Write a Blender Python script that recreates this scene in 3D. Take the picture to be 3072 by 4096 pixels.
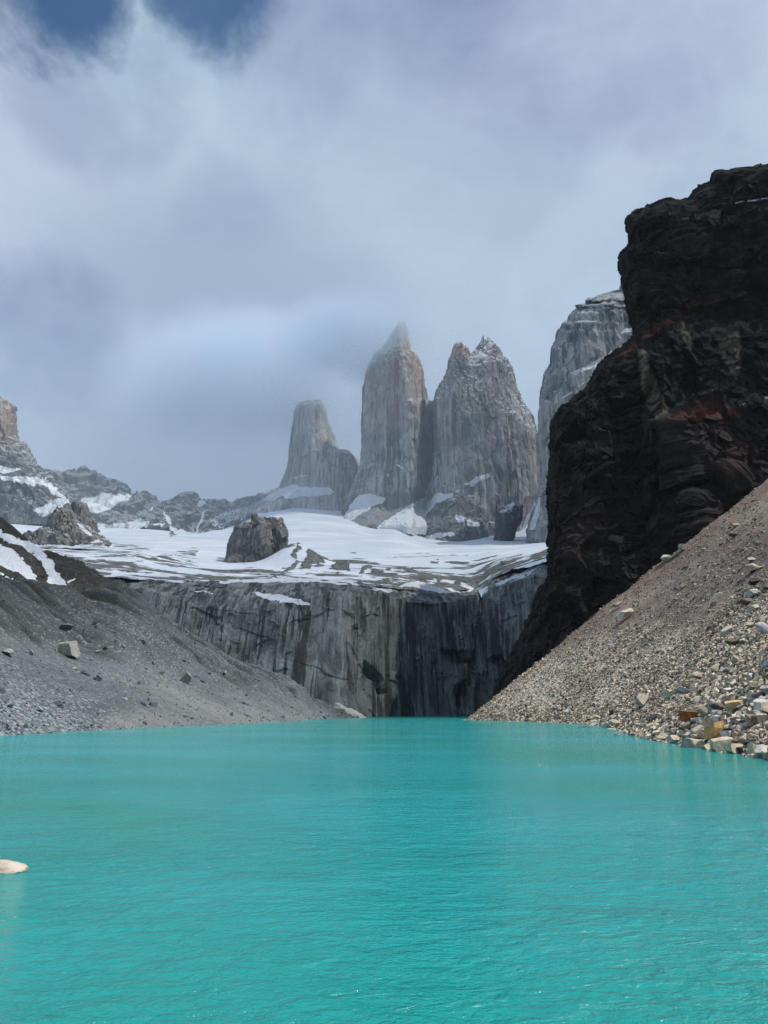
import bpy, math
import numpy as np
from math import radians as R

# ------------------------------------------------------------------ camera
CX, CY, F = 1536.0, 2048.0, 3077.0           # principal point and focal length in photo pixels
PITCH = math.atan((2846.0 - CY) / F)
CH = 3.2                                      # eye height above the lake
SP, CP = math.sin(PITCH), math.cos(PITCH)
scene = bpy.context.scene
for o in list(bpy.data.objects):
    bpy.data.objects.remove(o)
cam_d = bpy.data.cameras.new('camera')
cam = bpy.data.objects.new('camera', cam_d)
scene.collection.objects.link(cam)
cam.location = (0, 0, CH)
cam.rotation_euler = (math.pi / 2 + PITCH, 0, 0)
cam_d.sensor_fit = 'VERTICAL'
cam_d.sensor_height = 36.0
cam_d.lens = 36.0 * F / 4096.0
cam_d.clip_start = 0.1
cam_d.clip_end = 60000
scene.camera = cam

def ray(px, py):
    """direction scaled so that its y is 1"""
    X = (np.asarray(px, float) - CX) / F
    Y = (CY - np.asarray(py, float)) / F
    dy = CP - SP * Y
    return X / dy, (SP + CP * Y) / dy
def unp(px, py, Y):
    a, b = ray(px, py)
    Y = np.asarray(Y, float)
    return np.stack(np.broadcast_arrays(a * Y, Y, CH + b * Y), -1)
def topx(P):
    x, y, z = P[..., 0], P[..., 1], P[..., 2] - CH
    d = y * CP + z * SP
    return CX + F * x / d, CY - F * (z * CP - y * SP) / d
def dirof(px, py):
    a, b = ray(px, py)
    v = np.array([a, 1.0, b]); return v / np.linalg.norm(v)

# ------------------------------------------------------------------ sun, sky, exposure
SUN = np.array([0.50, -0.15, 0.85]); SUN /= np.linalg.norm(SUN)
sd = bpy.data.lights.new('sun', 'SUN')
sd.energy = 5.0; sd.angle = R(0.53); sd.color = (1.0, 0.93, 0.82)
so = bpy.data.objects.new('sun', sd); scene.collection.objects.link(so)
from mathutils import Vector
so.rotation_euler = Vector(SUN).to_track_quat('Z', 'Y').to_euler()
so.location = (300, 100, 900)

scene.view_settings.view_transform = 'Standard'
scene.view_settings.look = 'None'
scene.view_settings.exposure = 0.0
scene.view_settings.gamma = 1.0
scene.cycles.use_denoising = True
scene.cycles.denoising_input_passes = 'RGB_ALBEDO_NORMAL'
scene.cycles.denoising_prefilter = 'FAST'
scene.cycles.max_bounces = 5
scene.cycles.diffuse_bounces = 2
scene.cycles.volume_bounces = 3
scene.cycles.volume_step_rate = 1.0
scene.cycles.volume_max_steps = 128

class NT:
    """small node tree helper"""
    def __init__(s, tree): s.t = tree; tree.nodes.clear()
    def n(s, typ, ins=None, **kw):
        nd = s.t.nodes.new(typ)
        for k, v in kw.items(): setattr(nd, k, v)
        if ins:
            for k, v in ins.items():
                sock = nd.inputs[k]
                if isinstance(v, bpy.types.NodeSocket): s.t.links.new(v, sock)
                elif v is not None: sock.default_value = v
        return nd
    def l(s, a, b): s.t.links.new(a, b)
    def math(s, op, a, b=None, c=None, clamp=False):
        nd = s.t.nodes.new('ShaderNodeMath'); nd.operation = op; nd.use_clamp = clamp
        for i, v in enumerate((a, b, c)):
            if v is None: continue
            if isinstance(v, bpy.types.NodeSocket): s.t.links.new(v, nd.inputs[i])
            else: nd.inputs[i].default_value = v
        return nd.outputs[0]
    def vmath(s, op, a, b=None, out=0):
        nd = s.t.nodes.new('ShaderNodeVectorMath'); nd.operation = op
        for i, v in enumerate((a, b)):
            if v is None: continue
            if isinstance(v, bpy.types.NodeSocket): s.t.links.new(v, nd.inputs[i])
            else: nd.inputs[i].default_value = v
        return nd.outputs[out]
    def ramp(s, fac, a, b, lo=0.0, hi=1.0, smooth=True):
        nd = s.t.nodes.new('ShaderNodeMapRange')
        nd.interpolation_type = 'SMOOTHSTEP' if smooth else 'LINEAR'
        s.t.links.new(fac, nd.inputs[0])
        for i, v in ((1, a), (2, b), (3, lo), (4, hi)): nd.inputs[i].default_value = v
        return nd.outputs[0]
    def mix(s, fac, a, b, typ='MIX'):
        nd = s.t.nodes.new('ShaderNodeMix'); nd.data_type = 'RGBA'; nd.blend_type = typ
        for i, v in ((0, fac), (6, a), (7, b)):
            if isinstance(v, bpy.types.NodeSocket): s.t.links.new(v, nd.inputs[i])
            elif i == 0: nd.inputs[0].default_value = v
            else: nd.inputs[i].default_value = tuple(v) + (1,) if len(v) == 3 else v
        return nd.outputs[2]
    def noise(s, vec, scale, detail=6, rough=0.55, dist=0.0, out=0):
        nd = s.t.nodes.new('ShaderNodeTexNoise')
        s.t.links.new(vec, nd.inputs['Vector'])
        nd.inputs['Scale'].default_value = scale; nd.inputs['Detail'].default_value = detail
        nd.inputs['Roughness'].default_value = rough; nd.inputs['Distortion'].default_value = dist
        return nd.outputs[out]
    def mapping(s, vec, scale=(1, 1, 1), rot=(0, 0, 0), loc=(0, 0, 0)):
        nd = s.t.nodes.new('ShaderNodeMapping'); s.t.links.new(vec, nd.inputs[0])
        nd.inputs['Scale'].default_value = scale; nd.inputs['Rotation'].default_value = rot
        nd.inputs['Location'].default_value = loc
        return nd.outputs[0]
    def attr(s, name):
        nd = s.t.nodes.new('ShaderNodeAttribute'); nd.attribute_name = name
        return nd.outputs['Fac']

# world: Nishita sky behind broken cloud
world = bpy.data.worlds.new('World'); scene.world = world; world.use_nodes = True
w = NT(world.node_tree)
SKYS = 0.1
tc = w.n('ShaderNodeTexCoord').outputs['Generated']
sky = w.n('ShaderNodeTexSky', sky_type='NISHITA', sun_disc=False)
sky.sun_elevation = math.asin(SUN[2]); sky.sun_rotation = math.atan2(SUN[0], SUN[1])
sky.altitude = 900; sky.dust_density = 0.3
skyc = w.mix(1.0, sky.outputs[0], (0.12, 0.50, 0.86), 'MULTIPLY')
warp = w.n('ShaderNodeTexNoise', {'Vector': tc, 'Scale': 2.2, 'Detail': 5.0}).outputs['Color']
wv = w.vmath('ADD', tc, w.vmath('MULTIPLY', w.vmath('SUBTRACT', warp, (0.5, 0.5, 0.5)), (0.5, 0.5, 0.5)))
big = w.noise(w.mapping(wv, (1, 1, 1.5)), 1.9, 7, 0.5)
streak = w.noise(w.mapping(wv, (1.0, 1.0, 0.8), (0, R(38), 0)), 3.1, 8, 0.48)
fine = w.noise(w.mapping(tc, (1, 1, 1.6)), 6.5, 9, 0.55, 0.4)
shade = w.math('ADD', w.math('ADD', w.math('MULTIPLY', big, 0.9), w.math('MULTIPLY', streak, 0.65)), w.math('MULTIPLY', fine, 0.36))
def spot(px, py, deg_in, deg_out):
    d = w.vmath('DOT_PRODUCT', w.vmath('NORMALIZE', tc), tuple(dirof(px, py)), 1)
    return w.ramp(d, math.cos(R(deg_out)), math.cos(R(deg_in)))
def cl(r, g, b): return (r / SKYS, g / SKYS, b / SKYS)
cloud = w.mix(w.ramp(shade, 0.70, 1.04, smooth=False), cl(0.225, 0.285, 0.475), cl(0.50, 0.585, 0.74))
# slight violet and teal casts in the cloud deck
hue = w.noise(w.mapping(wv, (1, 1, 1), (0, 0, 0), (3, 7, 1)), 1.6, 4)
cloud = w.mix(w.ramp(hue, 0.40, 0.62), cloud, w.mix(1.0, cloud, (0.90, 1.03, 0.99), 'MULTIPLY'))
# lighter, thinner cloud above the middle towers, heavier over the left ridge
cloud = w.mix(w.math('MULTIPLY', spot(1750, 1150, 1, 17), 0.45), cloud, cl(0.47, 0.57, 0.70))
cloud = w.mix(w.math('MULTIPLY', spot(850, 1700, 3, 20), 0.80), cloud, cl(0.19, 0.255, 0.39))
# openings of blue
def hole(px, py, a, b, amt, seed):
    nn = w.noise(w.mapping(w.vmath('ADD', tc, w.vmath('MULTIPLY', wv, (0.4, 0.4, 0.4))), (1, 1, 1.2), (0, R(20), 0), (seed, 0, 0)), 4.0, 8, 0.60, 0.1)
    nn = w.ramp(nn, 0.34, 0.66, smooth=False)
    s_ = w.math('ADD', w.math('MULTIPLY', spot(px, py, a, b), 1.7), w.math('MULTIPLY', w.math('SUBTRACT', nn, 0.5), 1.3))
    return w.math('MULTIPLY', w.ramp(s_, 0.62, 2.0), amt)
h = w.math('MAXIMUM', hole(190, 0, 0, 7.6, 0.9, 1), hole(850, -90, 0, 6.6, 0.85, 2))
h = w.math('MAXIMUM', h, hole(420, 320, 0, 10.0, 0.28, 3))
h = w.math('MAXIMUM', h, hole(150, 1350, 0, 8.0, 0.40, 4))
h = w.math('MAXIMUM', h, hole(310, 1450, 0, 5.0, 0.42, 5))
col = w.mix(h, cloud, skyc)
bg = w.n('ShaderNodeBackground', {'Color': col, 'Strength': SKYS})
wo = w.n('ShaderNodeOutputWorld'); w.l(bg.outputs[0], wo.inputs[0])

# ------------------------------------------------------------------ numeric helpers
rng = np.random.default_rng(7)
TN = 64
TAB = (rng.random((TN, TN, TN)).astype(np.float32) * 2 - 1)
def vn(P, seed=0):
    P = P + np.array([seed * 17.31, seed * 5.77, seed * 9.13])
    i = np.floor(P).astype(np.int64); f = (P - i).astype(np.float32)
    f = f * f * f * (f * (f * 6 - 15) + 10)
    i &= TN - 1; j = (i + 1) & (TN - 1)
    x0, y0, z0 = i[..., 0], i[..., 1], i[..., 2]; x1, y1, z1 = j[..., 0], j[..., 1], j[..., 2]
    fx, fy, fz = f[..., 0], f[..., 1], f[..., 2]
    a = TAB[x0, y0, z0] * (1 - fx) + TAB[x1, y0, z0] * fx
    b = TAB[x0, y1, z0] * (1 - fx) + TAB[x1, y1, z0] * fx
    c = TAB[x0, y0, z1] * (1 - fx) + TAB[x1, y0, z1] * fx
    d = TAB[x0, y1, z1] * (1 - fx) + TAB[x1, y1, z1] * fx
    a = a * (1 - fy) + b * fy; c = c * (1 - fy) + d * fy
    return a * (1 - fz) + c * fz
ROT = np.array([[0.36, 0.48, -0.8], [-0.8, 0.6, 0.0], [0.48, 0.64, 0.6]])
def fbm(P, size, octv=5, gain=0.5, seed=0, ridged=False, aniso=(1, 1, 1)):
    Q = P * (1.0 / size) * np.array(aniso); s = 0; a = 1.0; tot = 0
    for k in range(octv):
        v = vn(Q, seed + k)
        if ridged: v = 1 - 2 * np.abs(v) ** 0.8
        s = s + a * v; tot += a; a *= gain; Q = Q * 2.03
        if aniso == (1, 1, 1): Q = Q @ ROT
    return s / tot
def hsh(c, k):
    c = c & (TN - 1)
    return TAB[(c[..., 0] + 13 * k) & 63, (c[..., 1] + 29 * k) & 63, (c[..., 2] + 7 * k) & 63]
def facet(P, size, aniso=(1, 1, 1), seed=0, tilt=1.0):
    """tilted plates: each voronoi cell is its own plane"""
    Q = P / size * np.array(aniso) + seed * 3.3
    b = np.floor(Q).astype(np.int64)
    best = np.full(Q.shape[:-1], 1e9); out = np.zeros(Q.shape[:-1])
    for dx in (-1, 0, 1):
        for dy in (-1, 0, 1):
            for dz in (-1, 0, 1):
                c = b + np.array([dx, dy, dz])
                r = [hsh(c, k) for k in (1, 2, 3)]
                d = [c[..., q] + 0.5 + 0.45 * r[q] - Q[..., q] for q in range(3)]
                D = d[0] ** 2 + d[1] ** 2 + d[2] ** 2
                v = hsh(c, 4) * 0.6 - tilt * (d[0] * hsh(c, 5) + d[1] * hsh(c, 6) + d[2] * hsh(c, 7))
                m = D < best
                best = np.where(m, D, best); out = np.where(m, v, out)
    return out
def sst(x, a, b):
    t = np.clip((x - a) / (b - a), 0, 1); return t * t * (3 - 2 * t)
def poly_in(px, py, poly):
    """signed distance in photo pixels, positive inside"""
    P = np.array(poly, float); n = len(P)
    d = np.full(px.shape, 1e9); ins = np.zeros(px.shape, bool)
    for k in range(n):
        ax, ay = P[k]; bx, by = P[(k + 1) % n]
        ex, ey = bx - ax, by - ay
        t = np.clip(((px - ax) * ex + (py - ay) * ey) / (ex * ex + ey * ey + 1e-9), 0, 1)
        d = np.minimum(d, np.hypot(px - ax - t * ex, py - ay - t * ey))
        c = ((ay > py) != (by > py)) & (px < (bx - ax) * (py - ay) / (by - ay + 1e-12) + ax)
        ins ^= c
    return np.where(ins, d, -d)
def patches(P, polys, soft=6, wob=14, size=12.0):
    """surface patches (snow, coloured rock) laid on a relief, 0..1"""
    px, py = topx(P)
    nx = fbm(P, size, 4, seed=31) * wob; ny = fbm(P, size, 4, seed=41) * wob
    m = np.zeros(px.shape)
    for q in polys:
        w_ = q.get('w', 1.0) if isinstance(q, dict) else 1.0
        pl = q['p'] if isinstance(q, dict) else q
        m = np.maximum(m, w_ * sst(poly_in(px + nx, py + ny, pl), -soft, soft))
    return m
def interp(x, pts):
    pts = sorted(pts); return np.interp(x, [p[0] for p in pts], [p[1] for p in pts])
def gnormals(P):
    du = np.gradient(P, axis=1); dv = np.gradient(P, axis=0)
    n = np.cross(du, dv); n /= np.linalg.norm(n, axis=-1, keepdims=True) + 1e-9
    return n

# ------------------------------------------------------------------ object helpers
def mesh_obj(name, V, Fq, mat, attrs=None, origin=None, smooth=True, parent=None):
    V = np.asarray(V, np.float64)
    o3 = np.zeros(3) if origin is None else np.asarray(origin, float)
    Vl = (V - o3).astype(np.float32)
    me = bpy.data.meshes.new(name)
    Fq = np.asarray(Fq, np.int32); k = Fq.shape[1]
    me.vertices.add(len(Vl)); me.vertices.foreach_set('co', Vl.ravel())
    me.loops.add(Fq.size); me.loops.foreach_set('vertex_index', Fq.ravel())
    me.polygons.add(len(Fq)); me.polygons.foreach_set('loop_start', np.arange(0, Fq.size, k, dtype=np.int32))
    me.polygons.foreach_set('use_smooth', np.full(len(Fq), smooth))
    for an, av in (attrs or {}).items():
        a = me.attributes.new(an, 'FLOAT', 'POINT'); a.data.foreach_set('value', np.asarray(av, np.float32).ravel())
    me.materials.append(mat); me.update(calc_edges=True); me.validate()
    ob = bpy.data.objects.new(name, me); ob.location = o3; scene.collection.objects.link(ob)
    if parent: ob.parent = parent
    return ob
def tag(o, label=None, cat=None, group=None, kind=None):
    if label: o['label'] = label
    if cat: o['category'] = cat
    if group: o['group'] = group
    if kind: o['kind'] = kind
    return o
def grid_faces(n, m, wrap=False, off=0, flip=False):
    i = np.arange(n - 1)[:, None]; j = np.arange(m if wrap else m - 1)[None, :]
    a = i * m + j; b = i * m + (j + 1) % m; c = b + m; d = a + m
    f = np.stack(np.broadcast_arrays(a, b, c, d) if not flip else np.broadcast_arrays(a, d, c, b), -1).reshape(-1, 4) + off
    return f

def loft(left, right, Yc, depth, n=260, m=340, wpow=0.5, expo=2.6, lean=0.0, front=None):
    """closed rock body: silhouette left/right by photo row, real depth `depth` metres in front of and behind Yc.
    front(t, s) may add further metres of relief towards the camera."""
    pys = sorted(set([p[1] for p in left] + [p[1] for p in right]))
    py = np.linspace(pys[0], pys[-1], n)
    L = interp(py, [(b, a) for a, b in left]); Rr = interp(py, [(b, a) for a, b in right])
    # more points on the side that faces the valley
    dense = np.linspace(math.pi, 3 * math.pi, 8001)
    c, s = np.cos(dense), np.sin(dense)
    ce = np.sign(c) * np.abs(c) ** (2 / expo); se = np.sign(s) * np.abs(s) ** (2 / expo)
    hw = (Rr - L).max() / 2 / F * Yc
    seg = np.hypot(np.diff(ce) * hw, np.diff(se) * depth)
    seg[dense[1:] > 2 * math.pi] *= 0.3
    arc = np.concatenate([[0], np.cumsum(seg)]); tgt = np.linspace(0, arc[-1], m, endpoint=False)
    ce = np.interp(tgt, arc, ce); se = np.interp(tgt, arc, se)
    px = ((L + Rr) / 2)[:, None] + ((Rr - L) / 2)[:, None] * ce[None, :]
    t = np.linspace(0, 1, n)[:, None]
    wid = np.clip((Rr - L) / max((Rr - L).max(), 1), 0.02, 1)[:, None] ** wpow
    Y = Yc + lean * (1 - t) + depth * wid * se[None, :]
    if front is not None: Y = Y - front(t + 0 * px, px, py[:, None] + 0 * px) * np.clip(-se[None, :], 0, 1) ** 0.5
    P = unp(px, np.broadcast_to(py[:, None], px.shape), Y)
    return P
def loft_normals(P):
    Q = np.concatenate([P[:, -1:], P, P[:, :1]], 1)
    n = gnormals(Q)[:, 1:-1]
    c = P.mean(axis=1, keepdims=True)
    sgn = np.sign(np.sum(n * (P - c), -1).mean())
    return n * sgn
def loft_faces(n, m, off=0): return grid_faces(n, m, True, off)

def sheet(px0, px1, m, rows, steps):
    """rows: list of (pyfunc pts, Y pts); linear between rows, smoothed once"""
    px = np.linspace(px0, px1, m)
    PY = []; YY = []
    for k in range(len(rows) - 1):
        a0, b0 = interp(px, rows[k][0]), interp(px, rows[k][1])
        a1, b1 = interp(px, rows[k + 1][0]), interp(px, rows[k + 1][1])
        P0, P1 = unp(px, a0, b0), unp(px, a1, b1)
        tt = np.linspace(0, 1, steps[k], endpoint=(k == len(rows) - 2))
        PY.append(P0[None] * (1 - tt[:, None, None]) + P1[None] * tt[:, None, None])
    return np.concatenate(PY, 0)
def smooth_rows(P, it):
    for _ in range(it):
        P[1:-1] = 0.25 * P[:-2] + 0.5 * P[1:-1] + 0.25 * P[2:]
    return P
def up_normals(P, toward=(0, -1, 0.5)):
    n = gnormals(P); s = np.sign(np.sum(n * np.array(toward), -1).mean()); return n * s
def disp(P, N, d): return P + N * d[..., None]

# ------------------------------------------------------------------ materials
def new_mat(name):
    m = bpy.data.materials.new(name); m.use_nodes = True
    return m, NT(m.node_tree)
def finish(g, col, rough=0.9, height=None, bump=0.5, dist=0.2, spec=0.2, snow=None, snowcol=(0.70, 0.74, 0.80)):
    if snow is not None:
        col = g.mix(snow, col, snowcol)
    p = g.n('ShaderNodeBsdfPrincipled', {'Base Color': col, 'Roughness': rough})
    p.inputs['Specular IOR Level'].default_value = spec
    if height is not None:
        b = g.n('ShaderNodeBump', {'Height': height, 'Strength': bump, 'Distance': dist}); g.l(b.outputs[0], p.inputs['Normal'])
    o = g.n('ShaderNodeOutputMaterial'); g.l(p.outputs[0], o.inputs[0])
    return p

def granite(name, dark, light, warm, unit, streaky=1.0, sw=1.0, ysc=1.0, wamp=0.35, snow=True, stain=(0.045, 0.05, 0.055), lo=0.35, hi=0.62, snow_th=(0.45, 0.6), tint=None, spec=0.2, bump=0.9):
    """unit = metres of the coarse texture; streaks run down the face; snow lies on ledges"""
    m, g = new_mat(name)
    pos = g.n('ShaderNodeNewGeometry').outputs['Position']
    nrm = g.n('ShaderNodeNewGeometry').outputs['Normal']
    big = g.noise(pos, 0.6 / unit, 6, 0.55)
    med = g.noise(pos, 3.0 / unit, 8, 0.65)
    wv = g.vmath('ADD', pos, g.vmath('MULTIPLY', g.n('ShaderNodeTexNoise', {'Vector': pos, 'Scale': 1.2 / unit, 'Detail': 3.0}).outputs['Color'], (unit * wamp,) * 3))
    st = g.noise(g.mapping(wv, (1, ysc, 0.05)), 7.0 / unit / sw, 6, 0.68)
    st2 = g.noise(g.mapping(wv, (1, ysc, 0.03), loc=(50, 9, 3)), 2.6 / unit / sw, 5, 0.62)
    pat = g.ramp(g.noise(g.mapping(pos, (1, 1, 0.6), (0, R(25), 0), (9, 0, 4)), 0.35 / unit, 5, 0.6), 0.40, 0.60, 0.2, 1.15)
    base = g.mix(g.ramp(big, lo, hi), dark, light)
    base = g.mix(g.ramp(med, 0.38, 0.7), base, g.mix(0.6, base, warm))
    base = g.mix(g.math('MULTIPLY', g.ramp(st, 0.50, 0.50 + 0.12 / streaky), g.math('MULTIPLY', pat, 0.8 * streaky), clamp=True), base, stain)
    base = g.mix(g.math('MULTIPLY', g.ramp(st2, 0.51, 0.58), 0.65 * streaky, clamp=True), base, stain)
    base = g.mix(g.math('MULTIPLY', g.ramp(st, 0.46, 0.36), 0.7), base, tuple(min(1, c * 1.35) for c in light))
    ck = g.n('ShaderNodeTexVoronoi', {'Vector': g.mapping(g.vmath('ADD', pos, g.vmath('MULTIPLY', g.n('ShaderNodeTexNoise', {'Vector': pos, 'Scale': 0.8 / unit, 'Detail': 4.0}).outputs['Color'], (unit * 1.6,) * 3)), (1, ysc, 0.55)), 'Scale': 0.45 / unit}, feature='DISTANCE_TO_EDGE').outputs['Distance']
    ckm = g.math('MULTIPLY', g.ramp(ck, 0.022, 0.004), g.ramp(big, 0.42, 0.55))
    base = g.mix(g.math('MULTIPLY', ckm, 0.5), base, tuple(c * 0.6 for c in stain))
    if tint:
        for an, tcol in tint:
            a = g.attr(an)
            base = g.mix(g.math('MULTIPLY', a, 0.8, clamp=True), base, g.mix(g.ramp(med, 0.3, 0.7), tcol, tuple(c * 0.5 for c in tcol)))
    fine = g.noise(pos, 18.0 / unit, 6, 0.7)
    hh = g.math('ADD', g.math('MULTIPLY', fine, 0.5), g.math('ADD', g.math('MULTIPLY', st, 0.6), med))
    sn = None
    if snow:
        nz = g.n('ShaderNodeSeparateXYZ', {'Vector': nrm}).outputs[2]
        sp = g.noise(g.mapping(pos, (1, 1, 1.0)), 9.0 / unit, 6, 0.75)
        s1 = g.math('ADD', nz, g.math('MULTIPLY', g.math('SUBTRACT', sp, 0.5), 1.5))
        ledge = g.math('MULTIPLY', g.math('MULTIPLY', g.ramp(s1, *snow_th), g.attr('dust')), g.math('SUBTRACT', 1.0, g.math('MULTIPLY', g.attr('dark'), 0.85), clamp=True))
        s2 = g.ramp(g.math('ADD', g.attr('snow'), g.math('MULTIPLY', g.math('SUBTRACT', sp, 0.5), 0.9)), 0.45, 0.62)
        sn = g.math('MAXIMUM', ledge, s2)
    finish(g, base, 0.85, hh, bump, unit * 0.13, spec, sn)
    return m

M = {}
M['headwall'] = granite('headwall_granite', (0.085, 0.10, 0.108), (0.235, 0.255, 0.26), (0.155, 0.155, 0.145), 12.0, 1.35, 1.5, 0.15, 0.14, stain=(0.022, 0.028, 0.034), snow_th=(0.9, 1.2), spec=0.45, lo=0.38, hi=0.60)
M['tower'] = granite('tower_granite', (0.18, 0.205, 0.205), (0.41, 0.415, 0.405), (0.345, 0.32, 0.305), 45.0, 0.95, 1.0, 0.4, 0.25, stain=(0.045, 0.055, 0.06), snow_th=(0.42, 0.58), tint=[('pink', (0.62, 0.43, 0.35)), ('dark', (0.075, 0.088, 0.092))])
M['ridge'] = granite('ridge_rock', (0.060, 0.075, 0.085), (0.135, 0.155, 0.165), (0.11, 0.105, 0.10), 40.0, 0.4, snow_th=(0.45, 0.62), tint=[('pink', (0.40, 0.30, 0.26))])
M['outcrop'] = granite('outcrop_rock', (0.11, 0.12, 0.125), (0.24, 0.25, 0.25), (0.19, 0.18, 0.165), 16.0, 0.5, snow_th=(0.7, 0.9))

def dark_rock():
    m, g = new_mat('dark_slate_rock')
    pos = g.n('ShaderNodeNewGeometry').outputs['Position']
    nrm = g.n('ShaderNodeNewGeometry').outputs['Normal']
    wv = g.vmath('ADD', pos, g.vmath('MULTIPLY', g.n('ShaderNodeTexNoise', {'Vector': pos, 'Scale': 0.02, 'Detail': 4.0}).outputs['Color'], (25, 25, 25)))
    lay = g.noise(g.mapping(wv, (0.25, 0.25, 3.0), (0, R(6), 0)), 0.05, 8, 0.7)
    med = g.noise(pos, 0.12, 9, 0.7)
    big = g.noise(pos, 0.02, 5, 0.5)
    base = g.mix(g.ramp(lay, 0.45, 0.62), (0.001, 0.0012, 0.0016), (0.017, 0.0175, 0.019))
    base = g.mix(g.math('MULTIPLY', g.ramp(med, 0.50, 0.62), 0.7), base, (0.036, 0.030, 0.028))
    base = g.mix(g.math('MULTIPLY', g.ramp(big, 0.5, 0.7), 0.55), base, (0.020, 0.011, 0.009))
    for an, c in (('red', (0.20, 0.06, 0.038)), ('tan', (0.30, 0.24, 0.165)), ('grey', (0.10, 0.11, 0.115)), ('brown', (0.055, 0.034, 0.028))):
        base = g.mix(g.math('MULTIPLY', g.attr(an), g.ramp(med, 0.2, 0.55)), base, g.mix(g.ramp(lay, 0.35, 0.65), c, tuple(q * 0.4 for q in c)))
    fine = g.noise(pos, 0.6, 8, 0.75)
    hh = g.math('ADD', g.math('MULTIPLY', fine, 0.6), g.math('ADD', lay, g.math('MULTIPLY', med, 1.2)))
    sn = g.ramp(g.math('ADD', g.attr('snow'), g.math('MULTIPLY', g.math('SUBTRACT', med, 0.5), 0.9)), 0.5, 0.65)
    finish(g, base, 0.8, hh, 1.0, 2.0, 0.25, sn)
    return m
M['dark'] = dark_rock()

def debris(name, dark, light, pale, cell, rough_attr=None, tints=(), snow=False, pale_amt=0.35):
    """scree and moraine: stones of every size as cells, over fine gravel"""
    m, g = new_mat(name)
    pos = g.n('ShaderNodeNewGeometry').outputs['Position']
    big = g.noise(pos, 0.03, 6, 0.6)
    wav = g.vmath('ADD', pos, g.vmath('MULTIPLY', g.n('ShaderNodeTexNoise', {'Vector': pos, 'Scale': 0.8 / cell, 'Detail': 3.0}).outputs['Color'], (cell,) * 3))
    v1 = g.n('ShaderNodeTexVoronoi', {'Vector': wav, 'Scale': 1.0 / cell})
    v2 = g.n('ShaderNodeTexVoronoi', {'Vector': wav, 'Scale': 2.7 / cell})
    t1 = g.n('ShaderNodeSeparateColor', {'Color': v1.outputs['Color']}).outputs[0]
    t2 = g.n('ShaderNodeSeparateColor', {'Color': v2.outputs['Color']}).outputs[1]
    med = g.noise(pos, 0.25, 8, 0.65)
    base = g.mix(g.ramp(big, 0.35, 0.65), dark, light)
    base = g.mix(g.math('MULTIPLY', g.ramp(med, 0.4, 0.65), 0.5), base, tuple(c * 0.6 for c in dark))
    base = g.mix(g.math('MULTIPLY', t2, 0.55), base, tuple(c * 0.45 for c in dark))
    pl = g.attr('pale')
    amt = g.math('MULTIPLY', g.math('GREATER_THAN', g.math('ADD', t1, g.math('MULTIPLY', pl, 0.55)), 0.93), g.math('ADD', g.math('MULTIPLY', pl, 0.8), pale_amt), clamp=True)
    base = g.mix(amt, base, pale)
    for an, c in tints:
        base = g.mix(g.attr(an), base, g.mix(t2, c, tuple(q * 0.5 for q in c)))
    d1 = v1.outputs['Distance']; d2 = v2.outputs['Distance']
    hh = g.math('ADD', g.math('MULTIPLY', d1, -0.8), g.math('ADD', g.math('MULTIPLY', d2, -0.4), g.math('MULTIPLY', med, 1.5)))
    sn = None
    if snow:
        sp = g.noise(pos, 0.35, 6, 0.7)
        sn = g.ramp(g.math('ADD', g.attr('snow'), g.math('MULTIPLY', g.math('SUBTRACT', sp, 0.5), 0.8)), 0.45, 0.58)
    finish(g, base, 0.95, hh, 0.8, cell * 0.45, 0.1, sn)
    return m
M['scree'] = debris('scree_gravel', (0.215, 0.17, 0.147), (0.37, 0.315, 0.27), (0.68, 0.61, 0.51), 0.4, tints=(('red', (0.17, 0.095, 0.065)), ('grey', (0.12, 0.12, 0.115))))
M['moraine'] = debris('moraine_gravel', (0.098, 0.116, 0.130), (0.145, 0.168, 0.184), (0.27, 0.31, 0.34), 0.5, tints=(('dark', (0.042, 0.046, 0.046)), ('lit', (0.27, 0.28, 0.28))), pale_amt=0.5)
M['hill'] = debris('hill_debris', (0.06, 0.062, 0.06), (0.10, 0.10, 0.095), (0.2, 0.21, 0.21), 1.2, snow=True, tints=(('dark', (0.05, 0.045, 0.042)),))

def snow_mat():
    m, g = new_mat('glacier_snow')
    pos = g.n('ShaderNodeNewGeometry').outputs['Position']
    a = g.attr('rock')
    n1 = g.noise(g.mapping(pos, (0.75, 1, 1)), 0.05, 9, 0.68)
    n2 = g.noise(g.mapping(pos, (0.6, 1.2, 1)), 0.016, 4, 0.5)
    n3 = g.noise(pos, 0.2, 7, 0.7)
    rk = g.ramp(g.math('ADD', g.math('ADD', a, g.math('MULTIPLY', g.math('SUBTRACT', n1, 0.5), 1.3)), g.math('MULTIPLY', g.math('SUBTRACT', n2, 0.5), 0.6)), 0.50, 0.56)
    rock = g.mix(g.ramp(n3, 0.35, 0.65), (0.055, 0.064, 0.066), (0.18, 0.19, 0.18))
    wv = g.noise(g.mapping(pos, (0.3, 1, 1)), 0.35, 5, 0.6)
    rock = g.mix(g.ramp(wv, 0.55, 0.65), rock, (0.03, 0.034, 0.036))
    sn = g.mix(g.ramp(n2, 0.35, 0.7), (0.50, 0.56, 0.65), (0.64, 0.68, 0.74))
    sn = g.mix(g.math('MULTIPLY', g.ramp(n3, 0.62, 0.72), 0.25), sn, (0.45, 0.50, 0.56))
    col_ = g.mix(rk, sn, rock)
    hh = g.math('ADD', g.math('MULTIPLY', n1, 2.0), g.math('MULTIPLY', g.math('ADD', n3, wv), g.math('ADD', g.math('MULTIPLY', rk, 1.3), 0.12)))
    finish(g, col_, 0.75, hh, 0.7, 2.0, 0.2)
    return m
M['snow'] = snow_mat()

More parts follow.
